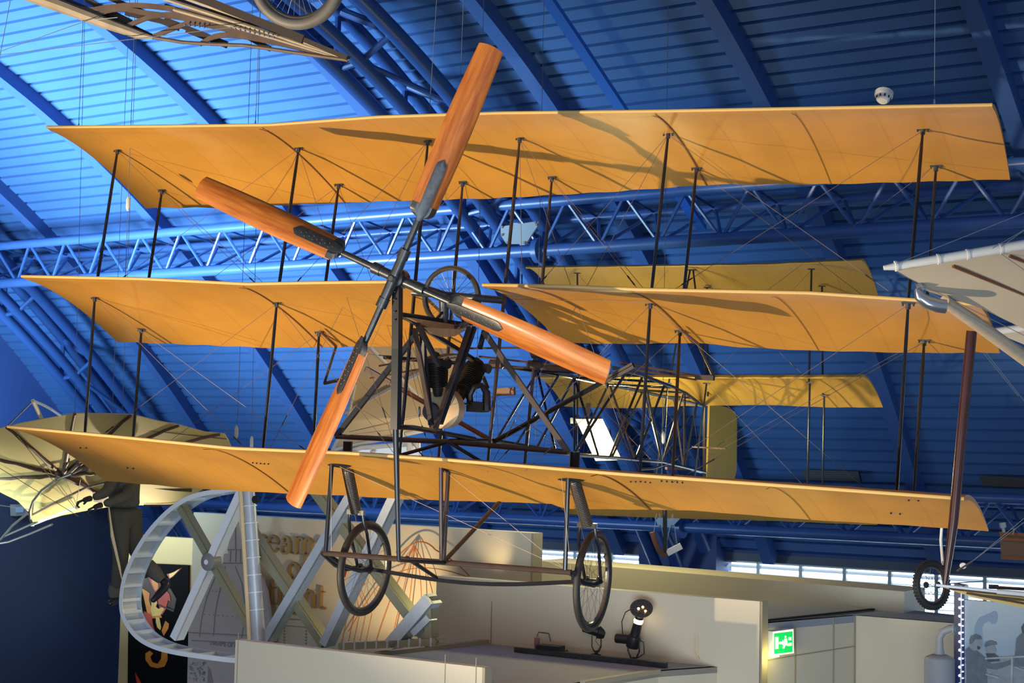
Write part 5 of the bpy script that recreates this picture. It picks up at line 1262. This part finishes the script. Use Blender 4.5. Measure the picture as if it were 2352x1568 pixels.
# ================================================================== YELLOW GLIDER WITH ITS MANNEQUIN PILOT
def GD(p, e=0.): return PD(p, 13.4-(1090-p[1])*.010+abs(p[0]-150)*.0012+e)
gl = thing('hang_glider', 'yellow cloth bat-winged glider with radiating willow ribs at the lower left', 'glider', GD((145, 1090)))
out = [(-60, 1000), (20, 978), (50, 971), (110, 960), (172, 949), (240, 950), (305, 952), (360, 966), (412, 976), (470, 992), (515, 996), (524, 1010), (532, 1030), (500, 1070), (470, 1120), (420, 1154), (380, 1160), (330, 1160), (280, 1160), (255, 1163), (200, 1172), (140, 1184), (72, 1206), (68, 1178), (40, 1150), (0, 1130), (-60, 1110)]
cen = (145, 1092)
G = []
for p in out+[out[0]]:
    row = []
    for k in range(6):
        t = k/5; q = (cen[0]+(p[0]-cen[0])*t, cen[1]+(p[1]-cen[1])*t); row.append(GD(q, -.25*math.sin(math.pi*t)*.6))
    G.append(row)
G2 = [r+[x+V3([0, .012, .006]) for x in r[::-1]] for r in G]
LMB(gl).grid(G2, wrapv=False).build('wing_cloth', M['glider'])
for e in ((15, 980), (172, 949), (300, 953), (410, 976), (505, 996), (-40, 1100), (-60, 1040), (240, 1085), (225, 1060), (205, 1050), (160, 1045)):
    pts = []
    for k in range(9):
        t = .06+.94*k/8; q = (cen[0]+(e[0]-cen[0])*t, cen[1]+(e[1]-cen[1])*t); pts.append(GD(q, -.25*math.sin(math.pi*t)*.6-.03)+V3([0, 0, .006*math.sin(k*2.1)]))
    LMB(gl).path(pts, [.02-.008*k/8 for k in range(9)], 8).build('willow_rib', M['willow'])
for a, b in (((0, 1020), (172, 970)), ((0, 1068), (300, 985)), ((20, 1094), (150, 1040)), ((172, 970), (520, 1008))): LMB(gl).tube(GD(a, -.05), GD(b, -.05), .004, n=5).build('rigging_line', M['willow'])
LMB(gl).path([GD(p, -.08) for p in ((310, 1122), (350, 1118), (400, 1124), (440, 1126))], .016, 8).build('spar', M['willow'])
LMB(gl).path([GD(p, -.06) for p in ((330, 1160), (390, 1160), (440, 1152), (480, 1110))], .008, 6).build('trailing_cane', M['willow'])
LMB(gl).path([GD(p, -.12) for p in ((130, 1086), (160, 1096), (190, 1112), (225, 1130))], [.03, .035, .03, .02], 8).build('hub_block', M['willow'])
LMB(gl).path([GD(p, -.3) for p in ((165, 1088), (128, 1102), (96, 1125), (76, 1150), (68, 1172), (70, 1192), (76, 1206))], .011, 8).build('hoop', M['rim'])
LMB(gl).path([GD(p, -.3) for p in ((76, 1150), (74, 1182), (130, 1152), (200, 1118), (250, 1106))], .010, 8).build('hoop', M['willow'])
LMB(gl).path([GD(p, -.3) for p in ((72, 1205), (110, 1190), (175, 1165))], .014, 8).build('frame_tube', M['whitetube'])
for pts in (((66, 1176), (30, 1205), (0, 1240), (-10, 1248)), ((80, 1200), (40, 1218), (8, 1232)), ((120, 1204), (70, 1225), (20, 1244), (0, 1247))): LMB(gl).path([GD(p, -.35) for p in pts], .011, 8).build('tail_boom', M['rim'])
LMB(gl).tube(GD((98, 966), .1), GD((76, 920), .1), .016, n=8).build('king_post', M['cream'])
LMB(gl).path([GD((18, 978)), GD((76, 920), .1)], .007, 6).build('stay', M['palewire'])
LMB(gl).path([GD((76, 920), .1), GD((100, 930), .1), GD((118, 940), .1), GD((140, 955))], .011, 6).build('stay', M['plasterwhite'])
for a, b in (((0, 1075), (180, 1185)), ((40, 1000), (170, 1165)), ((100, 1060), (178, 1170)), ((145, 1090), (180, 1168)), ((185, 1100), (175, 1160)), ((0, 1160), (70, 1170))): LMB(gl).tube(GD(a, -.2), GD(b, -.45), .003, n=5).build('rigging_line', M['willow'])
LMB(gl).prism([GD(p, -.4) for p in ((212, 1130), (238, 1130), (256, 1143), (242, 1157), (215, 1152))], V3([0, .12, 0])).build('arm_cradle', mat('brown_leather_pad', (.16, .06, .035), .6), smooth=False)

lamp('SPOT', 'glider_fill', PN((330, 1560), 11.4)-Lv*.2, GD((60, 1100)), 460, (1, .88, .62), spot_size=math.radians(58), spot_blend=.8, shadow_soft_size=.05)  # added lamp to brighten the glider cloth, no fixture modelled
# person hanging from the glider
DP = 12.9
def skin_body(root, name, m, chains, parent=None, sub=1):
    me = bpy.data.meshes.new(name); vs_, es2, rad, idx = [], [], [], {}
    t = V3(root.location)
    for ch in chains:
        prev = None
        for key, P, r in ch:
            if key in idx: i = idx[key]
            else:
                i = len(vs_); idx[key] = i; vs_.append(tuple(V3(P)-t)); rad.append(r)
            if prev is not None: es2.append((prev, i))
            prev = i
    me.from_pydata(vs_, es2, []); o = bpy.data.objects.new(name, me); C.objects.link(o)
    md = o.modifiers.new('skin', 'SKIN'); md.use_smooth_shade = True
    lay = me.skin_vertices[0].data
    for i, r in enumerate(rad): lay[i].radius = (r, r) if not hasattr(r, '__len__') else r
    lay[0].use_root = True
    s_ = o.modifiers.new('sub', 'SUBSURF'); s_.levels = s_.render_levels = sub+1
    me2 = bpy.data.meshes.new_from_object(o.evaluated_get(bpy.context.evaluated_depsgraph_get())); bpy.data.objects.remove(o)
    me2.materials.clear(); me2.materials.append(m); me2.shade_smooth()
    o = bpy.data.objects.new(name, me2); C.objects.link(o); o.parent = parent or root
    return o
def bp(x, y, d=0.): return PD((x, y), DP+d)
pe = thing('person', 'person in a grey tweed jacket, trousers and black boots hanging under the yellow glider', 'person', bp(285, 1165))
pel, hipL, hipR = bp(286, 1168), bp(272, 1178, -.05), bp(302, 1178, .08)
body = skin_body(pe, 'body', M['tweed'], [
 [('pel', pel, (.155, .11)), ('waist', bp(286, 1150), (.135, .10)), ('chest', bp(284, 1122), (.155, .115)), ('neckb', bp(282, 1092), (.10, .08)), ('neck', bp(281, 1080), .055), ('head', bp(279, 1068), .05)],
 [('neckb', None, 0), ('shL', bp(262, 1098, -.12), .06), ('elL', bp(245, 1130, -.3), .048), ('wrL', bp(214, 1143, -.42), .034)],
 [('neckb', None, 0), ('shR', bp(303, 1098, .1), .06), ('elR', bp(290, 1140, -.25), .05), ('wrR', bp(238, 1158, -.4), .034)]])
legs = skin_body(pe, 'trousers', M['trouser'], [
 [('p', bp(286, 1160), (.155, .12)), ('p2', bp(286, 1176), (.15, .12)), ('hl', bp(276, 1196, -.04), (.10, .095)), ('ml', bp(276, 1235, -.05), .085), ('kl', bp(278, 1278, -.06), .068), ('cl', bp(272, 1320, -.0), .062), ('al', bp(266, 1358, .05), .045)],
 [('p2', None, 0), ('hr', bp(300, 1196, .06), (.095, .09)), ('mr', bp(306, 1235, .05), .085), ('kr', bp(318, 1272, .0), .072), ('cr', bp(338, 1300, .08), .062)]])
for pts, nm in ((((338, 1297), (356, 1315), (372, 1332)), 'R'), (((268, 1345), (264, 1358), (262, 1372)), 'L')):
    LMB(pe).path([bp(*p, .09 if nm == 'R' else .05) for p in pts], [.062, .062, .04], 12).build('sock', M['sock'])
skin_body(pe, 'boot', M['boot'], [[('a', bp(374, 1328, .1), .045), ('b', bp(384, 1342, .1), .048), ('c', bp(372, 1356, .05), .038), ('d', bp(359, 1370, .0), .032), ('e', bp(348, 1382, -.03), .022)]])
skin_body(pe, 'boot', M['boot'], [[('a', bp(263, 1366, .05), .042), ('b', bp(266, 1378, .05), .045), ('c', bp(260, 1382, 0), .035), ('d', bp(250, 1386, -.1), .026)]])
hd = LMB(pe); c = bp(276, 1048); hd.ball(c, .1, 20, (.82, .95, 1.15)); hd.ball(c+V3([-.03, -.095, -.015]), .016, 8, (.8, 1.2, 1.3)); hd.ball(c+V3([.078, .0, -.01]), .022, 8, (.4, .8, 1.3)); hd.ball(c+V3([-.08, .0, -.01]), .022, 8, (.4, .8, 1.3)); ho = hd.build('head', M['skin'])
mb = LMB(pe); mb.ball(c+V3([0, .02, .05]), .105, 18, (.86, .95, .8)); mb.build('hair', M['willow'], ho)
mb = LMB(pe)
for dx in (-.035, .03): mb.ball(c+V3([dx-.02, -.088, .015]), .010, 8)
mb.ball(c+V3([-.02, -.088, -.05]), .012, 8, (2, .5, .4)); mb.build('eyes_and_mouth', M['dark'], ho)
for wr_, dr in ((bp(214, 1143, -.42), V3([-.9, -.3, -.25])), (bp(238, 1158, -.4), V3([-.9, -.2, -.3]))):
    d = unit(dr); u, w = frame(d); ch = [[('w', wr_, .032), ('p', wr_+d*.05, (.040, .024)), ('k', wr_+d*.09, (.040, .02))]]
    h_o = skin_body(pe, 'gloved_hand', M['glove'], ch)
    for j in range(4):
        s_ = (j-1.5)*.019; b0 = wr_+d*.085+u*s_; LMB(pe).path([b0, b0+d*(.035+.006*(1-abs(j-1.5)))-w*.006, b0+d*.05-w*.03, b0+d*.035-w*.05], [.0095, .009, .0085, .007], 8).build('finger', M['glove'], h_o)
    b0 = wr_+d*.03+u*.035; LMB(pe).path([b0, b0+d*.03+u*.02-w*.01, b0+d*.055+u*.012-w*.03], [.012, .011, .008], 8).build('thumb', M['glove'], h_o)
st = thing('safety_strap', 'pale strap hanging beside the left leg of the mannequin', 'strap', bp(262, 1260, -.2))
LMB(st).path([bp(*p, -.25) for p in ((250, 1165), (255, 1205), (258, 1230), (266, 1265), (274, 1300), (280, 1330))], [.006, .008, .014, .012, .010, .004], 8).build('strap', M['cream'])

# ================================================================== UPPER LEFT: BARE WING SKELETON AND WHEEL
def UD(p, e=0.): return PD(p, 6.8-(p[0]-400)*.0012+e)
wk = thing('wing_skeleton', 'bare brown wooden wing skeleton tapering to a point at the upper left', 'aircraft wing frame', UD((400, 60)))
br = [mat('aged_brown_timber', (.13, .085, .065), .6, noise=(10, .6)), mat('dark_timber', (.035, .025, .022), .6), mat('pale_timber', (.34, .28, .2), .6, noise=(8, .7))]
tip = (802, 138)
LMB(wk).beam(UD((440, -12)), UD((700, 92)), .03, .035).build('spar', br[1], smooth=False); LMB(wk).beam(UD((700, 92)), UD((800, 134)), .022, .02).build('spar', br[1], smooth=False)
for i, (x, y, r) in enumerate(((350, -12, .010), (372, -8, .009), (395, -6, .009), (410, -10, .010), (430, -10, .008), (380, 12, .008), (400, 22, .009), (420, 30, .008), (436, -4, .009), (428, 14, .008))):
    m = ((x+tip[0])/2+10*math.sin(i*2), (y+tip[1])/2-4+3*math.cos(i*3))
    LMB(wk).path([UD((x, y), .03*(i % 3)), UD(m, .03*(i % 3)), UD((tip[0]-i*4, tip[1]-i*.7))], [r, r*.9, r*.4], 6).build('stringer', br[0] if i % 3 else br[2])
LMB(wk).path([UD(p) for p in ((60, -14), (140, 14), (240, 52), (320, 80), (352, 86))], [.03, .03, .026, .02, .006], 8).build('leading_edge', br[2])
LMB(wk).path([UD(p) for p in ((352, 86), (420, 97), (480, 101), (560, 104), (620, 112), (700, 124), (800, 138))], .008, 8).build('edge_strip', br[0])
for pts in (((150, 12), (205, 22), (255, 15), (330, 12), (440, 28), (560, 62)), ((215, 36), (270, 20), (340, 30), (440, 44), (580, 80)), ((290, 60), (345, 38), (400, 33), (470, 40), (600, 80), (700, 110)), ((350, 84), (410, 60), (440, 52), (500, 62), (640, 96)), ((460, 100), (490, 84), (530, 80), (600, 90), (700, 112), (770, 130))):
    P_ = [UD(tuple(p)) for p in smooth_curve(pts, 5)]; LMB(wk).grid([[p-Zv*.011, p+Zv*.011, p+Zv*.011+V3([0, .012, 0]), p-Zv*.011+V3([0, .012, 0])] for p in P_], wrapv=True).build('rib', br[0], smooth=False)
for a, b in (((150, 0), (210, 25)), ((200, 0), (300, 50)), ((300, 20), (410, 65)), ((250, -5), (360, 40)), ((290, 30), (420, 60)), ((430, 70), (520, 105)), ((560, 80), (620, 112)), ((380, 45), (520, 100)), ((215, 20), (350, 84))):
    LMB(wk).beam(UD(a, .05), UD(b, .05), .018, .022).build('batten', br[1], smooth=False)
for k in range(5): LMB(wk).ball(UD((425+k*11, 57+k*1.2), -.025), .0055, 8).build('lightening_hole', M['tube'])
for k in range(10): LMB(wk).ball(UD((530+k*11, 64+k*2.4), -.03), .005, 8).build('lightening_hole', M['tube'])
for a, b in (((0, 126), (540, 62)), ((0, 118), (215, 42)), ((0, 128), (24, 0)), ((270, 40), (215, 45))): LMB(wk).tube(UD(a, -.05), UD(b, -.05), .0018, n=5).build('wire', M['palewire'])
whl = thing('spoked_wheel', 'grey tyred spoked wheel cut off by the top edge of the picture', 'wheel', PD((683, -56), 7.2))
wc = PD((683, -56), 7.2); ax = unit(V3([-.28, -.95, -.25])); R = 122/F*7.2
ty = LMB(whl).torus(wc, ax, R-.026, .027, 60, 14).build('tyre', M['greyrubber'])
LMB(whl).torus(wc, ax, R-.056, .008, 60, 8, 1.6).build('rim', M['rim'])
u, w = frame(ax); mb = LMB(whl)
for k in range(36):
    t = 2*math.pi*k/36; s_ = 1 if k % 2 else -1; mb.tube(wc+(R-.056)*(math.cos(t)*u+math.sin(t)*w), wc+ax*.03*s_+.02*(math.cos(t+.9*s_)*u+math.sin(t+.9*s_)*w), .0013, n=4)
mb.build('spoke_set', M['palewire'])
LMB(whl).lathe(wc-ax*.05, ax, [(0, .012), (.005, .028), (.095, .028), (.1, .012)], 12).build('wheel_hub', M['steel'])
# thin suspension cables that hang clear of the triplane
def hang(a_px, b_px, d, label, r=.0022, turn=None):
    a, b = PD(a_px, d), PD(b_px, d); root = thing('hanging_cable', label, 'cable', b, 'thin hanging cables')
    top = V3([a[0], a[1], min(zr(min(a@Nv, 17))-.0, 40)]); LMB(root).tube(b, top if top[2] > b[2] else a, r, n=5).build('cable', M['palewire'])
    if turn: 
        q = PD(turn, d); LMB(root).path([q-Zv*.05, q-Zv*.03, q+Zv*.03, q+Zv*.05], [.004, .014, .014, .004], 8).build('turnbuckle', M['whitetube'])
hang((178, 290), (172, 948), 12.6, 'thin pale cable dropping to the left rib of the yellow glider')
hang((268, 786), (258, 944), 12.8, 'thin pale cable just left of centre of the yellow glider top edge')
hang((285, 786), (281, 944), 12.9, 'thin pale cable reaching the peak of the yellow glider')
hang((555, 800), (544, 1010), 11.6, 'thin pale cable with a white buckle above the bottom wing seam', turn=(543, 992))
hang((592, 40), (578, 1020), 11.9, 'thin pale cable with a lower white buckle left of the lowered blade', turn=(578, 1016))
hang((292, 440), (288, 640), 10.5, 'thin cable with a small hook behind the left end of the top wing', turn=(294, 468))
hang((1093, 700), (1093, 1000), 11.5, 'thin pale cable behind the engine bay right of the magneto')
hang((1232, 860), (1230, 1010), 12.2, 'thin pale cable crossing the rear frame left of the floodlight')
hang((1524, 785), (1520, 1100), 12.4, 'thin pale cable with white clip in the rear of the fuselage', turn=(1524, 1005))
